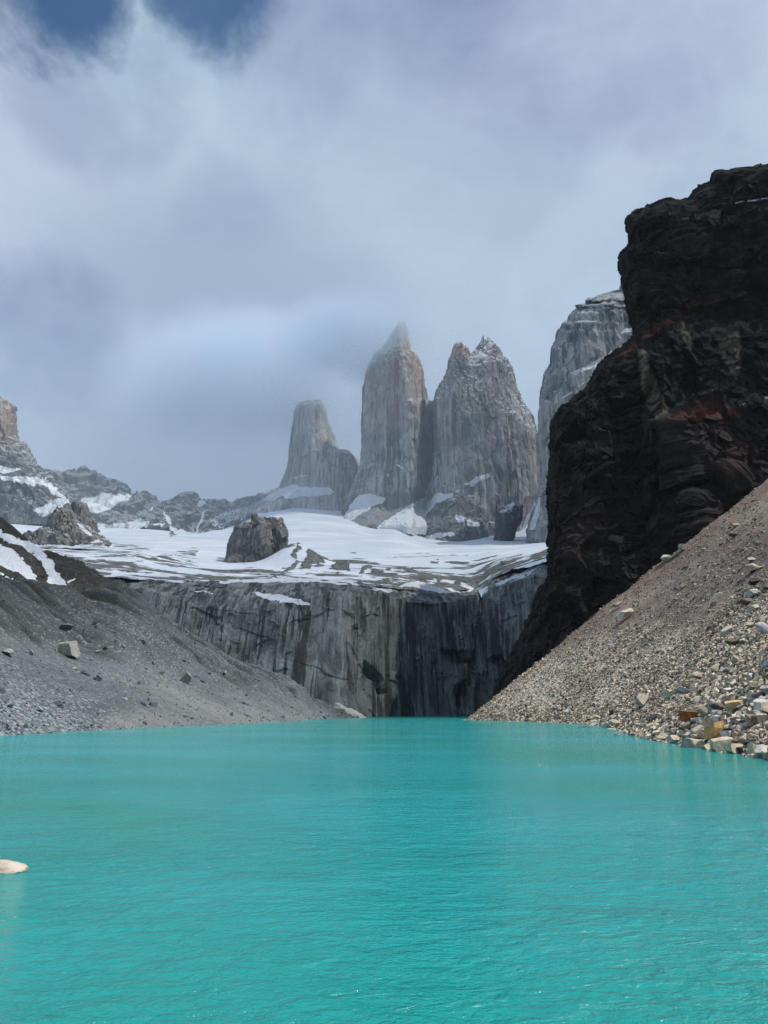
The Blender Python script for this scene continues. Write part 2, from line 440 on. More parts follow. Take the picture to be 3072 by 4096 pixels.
def stone_mat(name, use_attr):
    m, g = new_mat(name)
    pos = g.n('ShaderNodeNewGeometry').outputs['Position']
    n = g.noise(pos, 2.0, 8, 0.65); nb = g.noise(pos, 0.6, 4)
    if use_attr:
        t = g.attr('tone'); hu = g.attr('hue')
        base = g.mix(t, (0.055, 0.045, 0.042), (0.66, 0.575, 0.46))
        base = g.mix(hu, base, g.mix(1.0, base, (0.80, 0.95, 1.12), 'MULTIPLY'))
    else:
        base = g.n('ShaderNodeObjectInfo').outputs['Color']
    base = g.mix(g.ramp(n, 0.35, 0.7), base, g.mix(1.0, base, (0.55, 0.52, 0.50), 'MULTIPLY'))
    base = g.mix(g.math('MULTIPLY', g.ramp(nb, 0.5, 0.62), 0.45), base, g.mix(1.0, base, (0.80, 0.68, 0.52), 'MULTIPLY'))
    finish(g, base, 0.88, g.math('ADD', n, g.math('MULTIPLY', nb, 0.5)), 0.7, 0.12, 0.15)
    return m
M['rubble'] = stone_mat('rubble_stone', True)
M['boulder'] = stone_mat('boulder_stone', False)

def water_mat():
    m, g = new_mat('glacial_water')
    pos = g.n('ShaderNodeNewGeometry').outputs['Position']
    big = g.noise(g.mapping(pos, (0.5, 1, 1)), 0.06, 4, 0.5)
    near = g.noise(g.mapping(pos, (0.6, 1, 1)), 0.4, 5, 0.6)
    base = g.mix(g.ramp(big, 0.35, 0.65), (0.005, 0.245, 0.245), (0.012, 0.295, 0.335))
    base = g.mix(g.ramp(g.noise(g.mapping(pos, (1, 0.7, 1), loc=(40, 3, 0)), 0.035, 3, 0.5), 0.45, 0.65, 0.0, 0.5), base, (0.003, 0.225, 0.18))
    base = g.mix(g.math('MULTIPLY', g.ramp(near, 0.5, 0.75), 0.35), base, (0.006, 0.15, 0.14))
    r1 = g.noise(g.mapping(pos, (0.62, 1.0, 1), (0, 0, R(-14))), 2.4, 5, 0.62, 0.5)
    r2 = g.noise(g.mapping(pos, (0.75, 1.0, 1), (0, 0, R(20))), 8.0, 4, 0.6, 0.3)
    r3 = g.noise(g.mapping(pos, (0.6, 1.0, 1), (0, 0, R(-8))), 0.7, 3, 0.5, 0.3)
    gust = g.ramp(g.noise(g.mapping(pos, (0.5, 1, 1), (0, 0, R(10))), 0.07, 4, 0.55), 0.36, 0.64, 0.6, 1.35)
    hh = g.math('MULTIPLY', g.math('ADD', g.math('ADD', g.math('MULTIPLY', r1, 0.22), g.math('MULTIPLY', r2, 0.065)), g.math('MULTIPLY', r3, 0.20)), gust)
    p = finish(g, base, 0.13, hh, 1.0, 1.0, 0.5)
    p.inputs['IOR'].default_value = 1.33
    return m
M['water'] = water_mat()

# ------------------------------------------------------------------ lake and valley floor
def lake():
    a = np.linspace(R(-75), R(75), 120); r = np.concatenate([[0.5], np.geomspace(2, 1400, 160)])
    A, Rr = np.meshgrid(a, r)
    V = np.stack([Rr * np.sin(A), Rr * np.cos(A) - 6, 0 * A], -1).reshape(-1, 3)
    o = mesh_obj('lake_water', V, grid_faces(len(r), len(a), flip=True), M['water'])
    tag(o, 'milky turquoise glacial lake rippled by wind', 'lake', kind='structure')
lake()
def bed():
    n = 60; x = np.linspace(-4500, 4500, n); y = np.linspace(-1500, 4500, n); X, Y = np.meshgrid(x, y)
    o = mesh_obj('ground', np.stack([X, Y, 0 * X - 6], -1).reshape(-1, 3), grid_faces(n, n), M['hill'],
                 {'pale': np.zeros(n * n), 'snow': np.zeros(n * n), 'dark': np.zeros(n * n)})
    tag(o, 'dark gravel valley floor around and under the lake', 'ground', kind='structure')
bed()

# ------------------------------------------------------------------ right scree slope
SH = [(-200, 40), (0, 27), (30, 25), (55, 27), (76, 29), (89, 31), (115, 36), (142, 42), (180, 50), (213, 53), (260, 45), (290, 36), (310, 31.5), (330, 42), (380, 85), (450, 170), (700, 420)]
def scree_z(x, y):
    d = x - interp(y, SH)
    P = np.stack([x, y, 0 * x], -1)
    d = d + 2.2 * fbm(P, 22, 3, seed=3)
    z = np.where(d > 0, (0.758 + 0.075 * sst(d, 110, 225)) * d, 0.35 * d)
    FLs = np.stack([x * 0.12, y + 0.1 * x, 0 * x], -1)
    z = z + 0.9 * sst(d, 4, 30) * fbm(FLs, 14, 4, 0.55, seed=8)
    z = z + sst(d, 0, 25) * (1.6 * fbm(P, 45, 4, seed=5) + 0.5 * fbm(P, 9, 4, seed=6))
    # a low bouldery rib that runs up the slope on the right
    z = z + 1.6 * np.exp(-((y - (70 + 0.42 * (x - 30))) / 14.0) ** 2) * sst(d, 2, 20)
    return z
def scree():
    m, n = 620, 560
    px = np.linspace(1740, 3700, m); Y = np.geomspace(24, 720, n)
    a, _ = ray(px, 2846.0); X = a[None] * Y[:, None]; YY = np.broadcast_to(Y[:, None], X.shape)
    Z = scree_z(X, YY); P = np.stack([X, YY, Z], -1)
    Z = Z + 0.12 * fbm(P, 1.6, 3, seed=9) * sst(Z, -1, 2); P[..., 2] = np.clip(Z, -5.5, 1e9)
    qx, qy = topx(P)
    pale = patches(P, [{'p': [(1850, 2890), (2050, 2660), (2350, 2560), (2600, 2480), (2800, 2560), (2900, 2450), (3300, 2330), (3300, 3200), (1850, 2900)], 'w': 0.75},
                       {'p': [(2550, 2990), (2700, 2850), (2900, 2650), (3000, 2420), (3400, 2300), (3400, 3200)], 'w': 1.0}], 60, 60, 30)
    red = patches(P, [{'p': [(1900, 2840), (2120, 2600), (2400, 2370), (2700, 2120), (3100, 1800), (3500, 1500), (3500, 2100), (3072, 2290), (2950, 2200), (2700, 2300), (2520, 2480), (2200, 2660), (1950, 2860)], 'w': 0.7}], 40, 50, 25)
    FL = np.stack([P[..., 0] * 0.1, P[..., 1] + 0.1 * P[..., 0], 0 * P[..., 0]], -1)
    red = red * np.clip(0.35 + 0.9 * fbm(FL, 16, 4, seed=77), 0, 1)
    grey = np.clip(1.8 * fbm(FL, 20, 5, 0.6, seed=14), 0, 0.9)
    o = mesh_obj('scree_slope', P.reshape(-1, 3), grid_faces(n, m), M['scree'], {'pale': pale, 'red': np.clip(red, 0, 1), 'grey': grey})
    tag(o, 'steep brown scree slope running down to the right shore of the lake', 'scree slope', kind='structure')
scree()

# ------------------------------------------------------------------ left moraine
MSH = [(-700, 60), (-300, 88), (0, 104), (300, 128), (500, 147), (904, 195), (1100, 240), (1250, 300), (1400, 385), (1480, 430)]     # px -> distance of the shore
MCR = [(-700, 2250), (-300, 2300), (0, 2318), (120, 2330), (230, 2352), (330, 2368), (400, 2345), (470, 2328), (540, 2375), (610, 2435), (740, 2520), (926, 2640), (1037, 2668), (1120, 2712), (1204, 2762), (1330, 2832), (1420, 2866), (1480, 2874)]
MCY = [(-700, 160), (-300, 205), (0, 240), (300, 300), (480, 345), (610, 345), (926, 340), (1204, 355), (1330, 380), (1420, 412), (1480, 440)]
def moraine_base(m, n1, n2):
    px = np.linspace(-650, 1455, m)
    Ys, Yc = interp(px, MSH), interp(px, MCY)
    a, _ = ray(px, 2846.0)
    S = np.stack([a * Ys, Ys, 0 * Ys - 0.6], -1)
    a2, _ = ray(px, 2846.0)
    C = unp(px, interp(px, MCR), Yc)
    t = np.linspace(0, 1, n1)[:, None, None]
    P = S[None] * (1 - t) + C[None] * t
    sag = (C[:, 2] - 0)[None] * (0.10 * np.sin(np.pi * t[..., 0]))
    P[..., 2] -= sag
    B = C.copy(); B[:, 1] += 60; B[:, 0] *= B[:, 1] / C[:, 1]; B[:, 2] = np.maximum(C[:, 2] * 0.55 - 4, -4)
    t = np.linspace(0, 1, n2 + 1)[1:, None, None]
    P2 = C[None] * (1 - t) + B[None] * t
    S0 = S.copy(); S0[:, 1] -= 14; S0[:, 0] += 4; S0[:, 2] = -5
    t = np.linspace(0, 1, 6, endpoint=False)[:, None, None]
    P0 = S0[None] * (1 - t) + S[None] * t
    return np.concatenate([P0, P, P2], 0)
MOR = None
def moraine():
    global MOR
    m, n1, n2 = 860, 480, 40
    P = moraine_base(m, n1, n2); N = up_normals(P, (0.5, 0, 1))
    px, py = topx(P)
    z = P[..., 2]
    # eroded upper part with gullies down the fall line, smooth fan below
    brk = interp(px, [(-700, 2540), (0, 2560), (150, 2600), (300, 2600), (500, 2640), (700, 2680), (900, 2740), (1100, 2780), (1300, 2840), (1500, 2880)])
    up = sst(brk - py + 55 * fbm(P, 14, 4, seed=51), -20, 45)
    shore = sst(z, -0.2, 4)
    # fall line coordinate: columns run up the slope, so noise that varies along the column index is a gully
    colc = np.broadcast_to(np.linspace(0, 1, m)[None], px.shape)
    fl = P[..., 1] + 0.18 * P[..., 0]
    G = np.stack([fl / 11.0 + 0.30 * fbm(P, 20, 3, seed=52), 0.02 * z, 0 * z], -1)
    gul = fbm(G, 1.0, 4, 0.55, seed=53, ridged=True)
    edge = 1 - 0.65 * sst(np.abs(np.arange(P.shape[0])[:, None] - (6 + n1)), 40, 0)
    d = shore * (up * (5.5 * gul + 1.3 * fbm(P, 9, 5, 0.6, seed=55)) * edge + 0.35 * fbm(P, 25, 3, seed=56) + 0.22 * fbm(G, 0.5, 4, seed=58))
    d = d + 0.05 * fbm(P, 2.0, 3, seed=57) * shore
    P = disp(P, N, d)
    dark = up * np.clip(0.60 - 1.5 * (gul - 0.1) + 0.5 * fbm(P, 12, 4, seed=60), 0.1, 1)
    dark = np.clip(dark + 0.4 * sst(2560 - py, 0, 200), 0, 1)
    pale = np.clip(0.05 + 0.4 * fbm(P, 30, 3, seed=61) + 0.25 * sst(px, 500, -100) * sst(py, 2650, 2850), 0, 0.6) * (1 - 0.3 * up)
    lit = patches(P, [{'p': [(420, 2920), (520, 2850), (650, 2740), (1000, 2830), (1240, 2870), (1200, 2895), (700, 2925), (430, 2945)], 'w': 0.8}], 60, 60, 20) * (0.6 + 0.6 * fbm(G, 0.8, 3, seed=62))  # sunlit stretch by the shore, painted as a paler tint
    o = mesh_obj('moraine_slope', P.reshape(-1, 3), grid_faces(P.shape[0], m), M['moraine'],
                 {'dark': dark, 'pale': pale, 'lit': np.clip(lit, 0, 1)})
    tag(o, 'grey gravel moraine slope with dark gullies on the left shore', 'moraine', kind='structure')
    MOR = P
moraine()

def left_hill():
    px0, px1, m = -700, 640, 420
    crest = [(-700, 1900), (-200, 2010), (0, 2068), (60, 2108), (140, 2186), (230, 2232), (330, 2268), (400, 2300), (480, 2340), (560, 2405), (640, 2470)]
    base = [(p, q + 45) for p, q in MCR]
    rows = [(base, [(a, b - 5) for a, b in MCY]), (crest, [(-700, 330), (0, 440), (200, 450), (400, 420), (640, 380)]),
            ([(a, b + 60) for a, b in crest], [(-700, 480), (0, 560), (640, 470)])]
    P = sheet(px0, px1, m, rows, [240, 40])
    N = up_normals(P, (0.2, -1, 1))
    k = np.arange(P.shape[0])[:, None]
    e = 1 - 0.6 * sst(np.abs(k - 240), 30, 0)
    G = np.stack([np.broadcast_to(np.linspace(0, 1, m)[None] * 16, P.shape[:2]) + k / 240 * 3.0, k / 300 + 0 * P[..., 0], 0 * P[..., 0]], -1)
    d = e * (5.0 * fbm(G, 1.0, 3, 0.5, seed=71) + 3.0 * fbm(P, 22, 6, 0.6, seed=72, ridged=True) + 0.9 * facet(P, 7, seed=2))
    P = disp(P, N, d)
    sn = patches(P, [[(0, 2175), (40, 2190), (110, 2260), (170, 2345), (150, 2352), (90, 2300), (30, 2270), (-30, 2240), (-60, 2180)],
                     [(60, 2150), (120, 2165), (165, 2190), (205, 2245), (235, 2290), (262, 2330), (262, 2354), (192, 2352), (196, 2300), (165, 2250), (110, 2205)],
                     [(110, 2128), (180, 2160), (200, 2190), (150, 2180)], [(-20, 2105), (60, 2150), (90, 2178), (50, 2172), (-20, 2130)],
                     [(185, 2168), (260, 2215), (250, 2222), (190, 2185)], [(-10, 2290), (45, 2310), (85, 2345), (40, 2330)], [(265, 2325), (300, 2305), (300, 2312), (270, 2332)]], 5, 16, 8)
    dark = np.clip(0.3 + 0.8 * fbm(P, 30, 4, seed=75), 0, 1)
    o = mesh_obj('hill', P.reshape(-1, 3), grid_faces(P.shape[0], m), M['hill'], {'snow': sn, 'dark': dark, 'pale': 0 * dark})
    tag(o, 'dark debris hill with two snow gullies above the left moraine', 'hill', kind='structure')
left_hill()

# ------------------------------------------------------------------ granite headwall and the snowfield above it
YB = [(250, 470), (700, 470), (1100, 455), (1400, 462), (1550, 500), (1700, 545), (1850, 600), (1900, 625), (1960, 600), (2060, 560), (2340, 520)]
def hY(off): return [(a, b + off) for a, b in YB]
TOP = [(250, 2330), (600, 2352), (800, 2400), (1000, 2420), (1150, 2392), (1300, 2368), (1450, 2372), (1600, 2380), (1750, 2385), (1850, 2385), (1920, 2390), (1960, 2352), (2050, 2310), (2150, 2275), (2210, 2255), (2340, 2230)]
def headwall():
    px0, px1, m = 260, 2330, 900
    base = [(250, 2880), (2340, 2880)]
    rows = [(base, hY(-2)), (TOP, hY(42)),
            ([(250, 2290), (600, 2310), (900, 2335), (1150, 2330), (1450, 2335), (1750, 2345), (1880, 2350), (1930, 2352), (1970, 2300), (2100, 2250), (2210, 2215), (2340, 2190)], hY(120))]
    P = sheet(px0, px1, m, rows, [330, 50])
    # base under water
    P[0, :, 2] = -5
    P = smooth_rows(P, 60)
    N = up_normals(P, (0, -1, 0.3))
    px, py = topx(P)
    k = np.arange(P.shape[0])[:, None] / 330.0
    face = sst(k, 1.12, 0.95) + 0 * px
    W = P + 14 * np.stack([fbm(P, 60, 3, seed=s) for s in (101, 102, 103)], -1)
    W = P + 5 * np.stack([fbm(P, 50, 3, seed=s) for s in (101, 102, 103)], -1)
    d = 14 * fbm(P, 140, 3, 0.5, seed=104, aniso=(1, 1, 0.5)) \
        + 1.9 * fbm(W, 18, 5, 0.55, seed=105, aniso=(1, 1, 0.06)) \
        + 0.8 * facet(W, 34, (1, 1, 0.3), 4) + 0.4 * facet(W, 10, (1, 1, 0.2), 5)
    # exfoliation arches and ledges
    ar = fbm(W, 42, 4, 0.55, seed=106, ridged=True)
    d += 1.1 * sst(ar, 0.38, 0.46) * face
    d += (1 - face) * (3.5 * fbm(P, 30, 5, 0.6, seed=107, ridged=True, aniso=(0.5, 1, 1)))
    # the deep chimney, and the overhang caves low on the wall
    cx = interp(py, [(2340, 1925), (2450, 1918), (2550, 1908), (2650, 1885), (2750, 1870), (2880, 1852)]) + 5 * fbm(P, 15, 3, seed=108)
    g_ = np.abs(px - cx)
    d -= 22 * sst(g_, 17, 1) * sst(py, 2330, 2380)
    d += 5 * sst(g_, 70, 18) * sst(py, 2330, 2400)
    caves = patches(P, [[(1468, 2640), (1510, 2665), (1545, 2710), (1570, 2760), (1540, 2770), (1500, 2720), (1470, 2690)],
                        [(1800, 2590), (1850, 2610), (1868, 2650), (1840, 2660), (1810, 2620)],
                        [(1915, 2720), (1940, 2640), (1975, 2620), (2010, 2650), (2060, 2640), (2040, 2700), (1960, 2740), (1900, 2790)],
                        [(1845, 2720), (1880, 2740), (1870, 2860), (1840, 2870), (1840, 2800)]], 8, 14, 10)
    d -= 7 * caves
    P = disp(P, N, d * sst(k, 0.0, 0.03) + 0)
    px, py = topx(P)
    sn = patches(P, [[(990, 2362), (1060, 2372), (1150, 2385), (1245, 2412), (1240, 2420), (1150, 2412), (1060, 2392)],
                     [(780, 2362), (850, 2368), (850, 2374), (790, 2370)],
                     [(1480, 2345), (1560, 2352), (1570, 2366), (1500, 2360)], [(1930, 2330), (1944, 2290), (1950, 2370), (1926, 2372)],
                     [(1975, 2336), (2090, 2290), (2140, 2262), (2210, 2225), (2210, 2240), (2110, 2298), (2000, 2344)]], 5, 14, 8)
    rim = interp(px, [(250, 2240), (560, 2300), (900, 2330), (1000, 2330), (1300, 2326), (1480, 2335), (1600, 2350), (1750, 2365), (1880, 2365), (1935, 2330), (2000, 2285), (2100, 2245), (2210, 2190)])
    sn = np.maximum(sn, sst(rim - py + 16 * fbm(P, 14, 4, seed=111) , -6, 6) * (1 - 0.0))
    sn = np.where(px < 620, sn * 0.4, sn)
    o = mesh_obj('granite_cliff', P.reshape(-1, 3), grid_faces(P.shape[0], m), M['headwall'], {'snow': sn, 'dust': np.zeros(sn.shape)})
    tag(o, 'dark streaked granite headwall rising straight from the far end of the lake', 'cliff', kind='structure')
headwall()

def snowfield():
    px0, px1, m = -500, 2500, 1000
    r1 = [(-500, 2260), (250, 2290), (600, 2316), (900, 2341), (1150, 2336), (1450, 2341), (1750, 2351), (1880, 2356), (1930, 2356), (1970, 2306), (2100, 2256), (2210, 2221), (2500, 2190)]
    r2 = [(-500, 2200), (200, 2210), (500, 2225), (900, 2262), (1300, 2272), (1600, 2285), (1900, 2280), (2000, 2240), (2210, 2185), (2500, 2160)]
    r3 = [(-500, 2140), (0, 2160), (300, 2175), (600, 2190), (900, 2200), (1300, 2205), (1650, 2215), (1900, 2205), (2100, 2190), (2210, 2170), (2500, 2150)]
    r4 = [(-500, 2080), (0, 2095), (100, 2105), (300, 2118), (480, 2118), (640, 2122), (760, 2140), (900, 2135), (1000, 2110), (1100, 2088), (1250, 2078), (1400, 2090), (1500, 2112), (1580, 2108), (1650, 2140), (1700, 2166), (1860, 2160), (1950, 2150), (2050, 2158), (2200, 2160), (2500, 2155)]
    r5 = [(-500, 2040), (0, 2060), (300, 2090), (640, 2100), (900, 2090), (1000, 2060), (1100, 2035), (1180, 2022), (1300, 2030), (1500, 2050), (1620, 2040), (1700, 2110), (1850, 2120), (1960, 2110), (2120, 2030), (2500, 2000)]
    c = lambda v: [(-500, v), (2500, v)]
    P = sheet(px0, px1, m, [(r1, [(-500, 560), (250, 560)] + hY(100)[1:]), (r2, [(-500, 800), (1100, 800), (1850, 880), (2500, 800)]), (r3, c(1150)), (r4, c(1680)), (r5, c(2150))], [110, 150, 170, 90])
    P = smooth_rows(P, 30)
    for _ in range(40):
        P[:, 1:-1, 2] = 0.25 * P[:, :-2, 2] + 0.5 * P[:, 1:-1, 2] + 0.25 * P[:, 2:, 2]
    N = up_normals(P, (0, 0, 1)); px, py = topx(P)
    # rock islands: authored bands plus broken ground on the left
    isl = patches(P, [{'p': [(1000, 2330), (1080, 2305), (1190, 2245), (1215, 2248), (1150, 2290), (1060, 2325)], 'w': .75},
                      [(1190, 2272), (1240, 2245), (1318, 2238), (1290, 2262), (1220, 2276)],
                      [(1312, 2288), (1345, 2252), (1392, 2246), (1398, 2288), (1350, 2292)],
                      [(1438, 2296), (1460, 2264), (1485, 2262), (1478, 2290), (1450, 2302)],
                      [(1380, 2222), (1430, 2208), (1420, 2220)], [(1720, 2248), (1760, 2246), (1762, 2254), (1730, 2254)],
                      [(1540, 2288), (1620, 2270), (1630, 2280), (1560, 2292)], [(1650, 2320), (1700, 2316), (1700, 2335), (1660, 2340)],
                      [(1740, 2312), (1760, 2308), (1768, 2325), (1750, 2335)], [(1810, 2330), (1860, 2318), (1870, 2335), (1830, 2345)],
                      [(1500, 2320), (1560, 2312), (1560, 2325)], [(1480, 2295), (1560, 2300), (1500, 2306)], [(1600, 2290), (1690, 2292), (1640, 2300)],
                      [(2005, 2255), (2030, 2250), (2035, 2258), (2010, 2262)],
                      {'p': [(590, 2250), (640, 2215), (770, 2195), (800, 2200), (780, 2240), (820, 2265), (700, 2275)], 'w': .5},
                      {'p': [(800, 2285), (960, 2250), (1100, 2250), (1150, 2260), (1020, 2290), (900, 2330), (800, 2320)], 'w': .42},
                      {'p': [(130, 2120), (250, 2130), (360, 2150), (430, 2185), (500, 2230), (590, 2290), (640, 2330), (500, 2340), (300, 2270), (150, 2190)], 'w': .5},
                      {'p': [(440, 2170), (590, 2185), (640, 2200), (560, 2215), (450, 2200)], 'w': .5},
                      {'p': [(280, 2190), (420, 2200), (640, 2230), (800, 2330), (900, 2345), (620, 2350), (400, 2300), (250, 2240)], 'w': .48},
                      {'p': [(560, 2290), (700, 2280), (900, 2300), (1300, 2310), (1600, 2330), (1880, 2345), (1930, 2360), (800, 2380), (560, 2360)], 'w': .38},
                      {'p': [(1930, 2350), (1970, 2290), (2080, 2240), (2200, 2185), (2260, 2170), (2260, 2290), (1930, 2380)], 'w': .6},
                      [(330, 2100), (400, 2085), (380, 2110)], [(675, 2140), (690, 2128), (700, 2138), (680, 2146)]], 8, 16, 18)
    band = sst(py, 2165, 2335) * 0.47 + 0.08
    ch = fbm(P, 55, 4, 0.55, seed=131, aniso=(0.55, 1.3, 1))
    band = band + 0.30 * sst(ch, 0.10, 0.28) * sst(py, 2190, 2240)
    rock = np.maximum(isl, band * sst(py, 2150, 2200))
    rel = fbm(P, 40, 5, 0.55, seed=121, aniso=(0.5, 1.2, 1))
    # crevasses and wind scoops
    d = 5 * fbm(P, 160, 3, seed=122) + 2.2 * rel * sst(py, 2130, 2260) + 2.6 * isl * (0.7 + 0.4 * facet(P, 20, (0.6, 1, 1), 7)) * sst(isl, 0.3, 0.9)
    d += 1.1 * sst(fbm(P, 70, 3, seed=124, aniso=(0.3, 1.6, 1)), 0.2, 0.5)
    d += 22 * np.exp(-((P[..., 0] + 106) / 26.0) ** 2 - ((P[..., 1] - 900) / 45.0) ** 2)   # drift against the granite knob
    P = disp(P, N, d)
    o = mesh_obj('snowfield', P.reshape(-1, 3), grid_faces(P.shape[0], m), M['snow'], {'rock': rock})
    tag(o, 'white glacier snowfield broken by rock islands below the towers', 'snowfield', kind='structure')
snowfield()

# ------------------------------------------------------------------ rock towers
def rock_relief(P, N, big, flute, fac, seed, vert=0.12, jag=0.0, jag_rows=40, edgekeep=None):
    W = P + big * 0.5 * np.stack([fbm(P, big * 3, 3, seed=seed + q) for q in (1, 2, 3)], -1)
    d = flute * fbm(W, big, 5, 0.55, seed=seed + 5, aniso=(1, 1, vert)) \
        + fac * facet(W, big * 0.9, (1, 1, 0.35), seed) + fac * 0.55 * facet(W, big * 0.32, (1, 1, 0.45), seed + 1) \
        + 0.35 * flute * fbm(W, big * 0.35, 4, 0.6, seed=seed + 9, ridged=True, aniso=(1, 1, 0.2))
    P2 = disp(P, N, d)
    if jag:
        k = np.arange(P.shape[0])[:, None]
        J = fbm(np.stack([P[..., 0], P[..., 1], 0 * P[..., 0]], -1), min(jag, 28) * 1.1, 4, 0.65, seed=seed + 15)
        P2[..., 2] += jag * (J - 0.1) * np.clip(1 - k / jag_rows, 0, 1) ** 1.5
    return P2
def build_rock(name, lofts, mat, label, cat, snowpolys=(), pinkpolys=(), darkpolys=(), smooth=True, dust=0.5, kind=None, group=None, extra=None, wob=14, soft=6):
    V = []; Fs = []; off = 0; A = {}
    for P in lofts:
        n, m = P.shape[:2]
        Fs.append(loft_faces(n, m, off))
        # cap the top with a fan so the body is closed
        V.append(P.reshape(-1, 3)); cidx = off + n * m
        V.append(P[0].mean(0)[None]); off += n * m + 1
        j = np.arange(m); b = cidx - n * m
        Fs.append(np.stack([b + j, b + (j + 1) % m, np.full(m, cidx), np.full(m, cidx)], -1)[:, [0, 1, 2, 2]])
    V = np.concatenate(V)
    qd = np.concatenate([f for f in Fs if True])
    tri = qd[:, 2] == qd[:, 3]
    q4 = qd[~tri]; t3 = qd[tri][:, :3]
    # all triangles, so that one face array serves
    Tr = np.concatenate([q4[:, [0, 1, 2]], q4[:, [0, 2, 3]], t3])
    A['snow'] = patches(V, snowpolys, soft, wob, 25) if snowpolys else np.zeros(len(V))
    A['pink'] = patches(V, pinkpolys, 25, 30, 60) if pinkpolys else np.zeros(len(V))
    A['dust'] = np.full(len(V), dust)
    A['dark'] = patches(V, darkpolys, 18, 30, 50) if darkpolys else np.zeros(len(V))
    if extra: A.update(extra(V))
    bx = V.mean(0); bx[2] = V[:, 2].min()
    o = mesh_obj(name, V, Tr, mat, A, origin=bx, smooth=smooth)
    tag(o, label, cat, group, kind)
    return o
def c1(x, y): return (1000 + x * 0.7836, 1200 + y * 0.7836)
def c2(x, y): return (2100 + x * 0.6328, 600 + y * 0.6328)
def c3(x, y): return (x * 0.7836, 1550 + y * 0.7836)
def c6(x, y): return (1900 + x * 0.7065, 1800 + y * 0.7065)
def L(f, *pts): return [f(*p) for p in pts]
TG = 'granite towers above the snowfield'

# left tower, its top lost in cloud
Lf = L(c1, (300, 515), (246, 532), (232, 565), (222, 640), (215, 700), (208, 780), (203, 830), (185, 890), (150, 960), (100, 1000), (40, 1040), (-60, 1120), (-140, 1180))
Rt = L(c1, (345, 515), (374, 530), (385, 565), (395, 620), (412, 670), (430, 710), (455, 765), (500, 770), (530, 785), (548, 810), (562, 850), (590, 910), (610, 1000), (640, 1080), (660, 1180))
P = loft(Lf, Rt, 2250, 190, 340, 420, wpow=0.18)
P = rock_relief(P, loft_normals(P), 42, 7, 2.6, 201, vert=0.06, jag=12)
build_rock('rock_tower', [P], M['tower'], 'smallest granite tower on the left, its top lost in cloud', 'rock tower',
           [[c1(*p) for p in q] for q in ([(150, 962), (230, 945), (330, 965), (420, 960), (440, 985), (410, 1000), (330, 1010), (250, 1000), (150, 1010), (60, 1030), (90, 1000)],
                                          [(200, 912), (240, 910), (285, 898), (285, 903), (240, 918)])], dust=0.25, group=TG)
# middle tower, tallest
Lf = L(c1, (765, 118), (748, 135), (728, 170), (690, 222), (640, 275), (615, 320), (603, 360), (592, 400), (585, 450), (582, 560), (578, 640), (575, 740), (570, 830), (545, 900), (520, 965), (485, 1040), (470, 1100), (440, 1200))
Rt = L(c1, (785, 118), (800, 150), (808, 200), (818, 255), (840, 275), (862, 315), (878, 365), (885, 440), (903, 505), (935, 535), (943, 620), (946, 740), (950, 860), (955, 1000), (960, 1100), (960, 1200))
def fB(t, px, py):   # a bright arete in the middle, the right flank set back
    ar = interp(py, [(1300, 1610), (1500, 1625), (1700, 1650), (1900, 1660), (2100, 1640)])
    flank = interp(py, [(1300, 1680), (1600, 1690), (1900, 1672), (2100, 1650)])
    return 45 * np.exp(-((px - ar) / 55.0) ** 2) - 70 * sst(px, flank - 8, flank + 14) + 190 * sst(py, 2030, 2110)
P = loft(Lf, Rt, 2000, 170, 520, 620, front=fB)
P = rock_relief(P, loft_normals(P), 30, 8, 2.4, 211, vert=0.04, jag=14)
build_rock('rock_tower', [P], M['tower'], 'tallest granite tower in the middle with a pinkish upper right edge', 'rock tower',
           [[c1(*p) for p in q] for q in ([(470, 1110), (520, 1040), (560, 1000), (640, 992), (700, 1000), (680, 1040), (620, 1060), (560, 1100), (500, 1140)],
                                          [(890, 990), (930, 880), (938, 780), (950, 760), (948, 900), (920, 1000)], [(745, 838), (765, 842), (785, 868), (760, 855)],
                                          [(640, 1170), (700, 1120), (760, 1080), (900, 1000), (960, 980), (960, 1200), (700, 1200)], [(695, 880), (715, 885), (712, 900)])],
           [[c1(*p) for p in q] for q in ([(770, 120), (830, 180), (900, 380), (880, 460), (850, 380), (800, 300), (750, 260)],)] + [{'p': [c1(*p) for p in [(560, 60), (860, 100), (900, 500), (860, 560), (850, 640), (560, 680), (570, 400)]], 'w': 0.32}],
           [{'p': [c1(*p) for p in [(420, 1000), (560, 990), (700, 1000), (860, 960), (880, 560), (960, 540), (970, 1260), (420, 1260)]], 'w': 0.7}], dust=0.5, group=TG)  # dark apron rock, plus shade painted down the right flank
# right tower, twin topped
Lf = L(c1, (1160, 235), (1145, 262), (1128, 285), (1020, 335), (1003, 385), (985, 412), (955, 465), (940, 515), (938, 600), (942, 700), (940, 800), (935, 900), (925, 1000), (885, 1100), (840, 1180), (830, 1280))
Lf[0:2] = [c1(1192, 200), c1(1150, 262)]
Rt = L(c1, (1215, 200), (1245, 225), (1272, 242), (1288, 278), (1320, 305), (1335, 345), (1350, 400), (1362, 460), (1385, 515), (1430, 585), (1450, 640), (1468, 690), (1475, 780), (1482, 880), (1482, 1000), (1450, 1060), (1400, 1200), (1400, 1280))
def fC(t, px, py):
    py = py + 40 * fbm(np.stack([px, py * 0.3, 0 * px], -1), 60, 3, 0.5, seed=91)
    a_ = interp(px, [(1640, 2000), (1760, 1930), (1900, 1930), (2000, 2060)])
    return 55 * np.clip((py - a_) / (interp(px, [(1640, 2150), (1900, 2130), (2000, 2190)]) - a_), 0, 1.2) ** 1.5 * sst(px, 2000, 1920)
P1 = loft(Lf, Rt, 1930, 175, 520, 640, front=fC)
P1 = rock_relief(P1, loft_normals(P1), 28, 8, 2.8, 221, vert=0.04, jag=26, jag_rows=90)
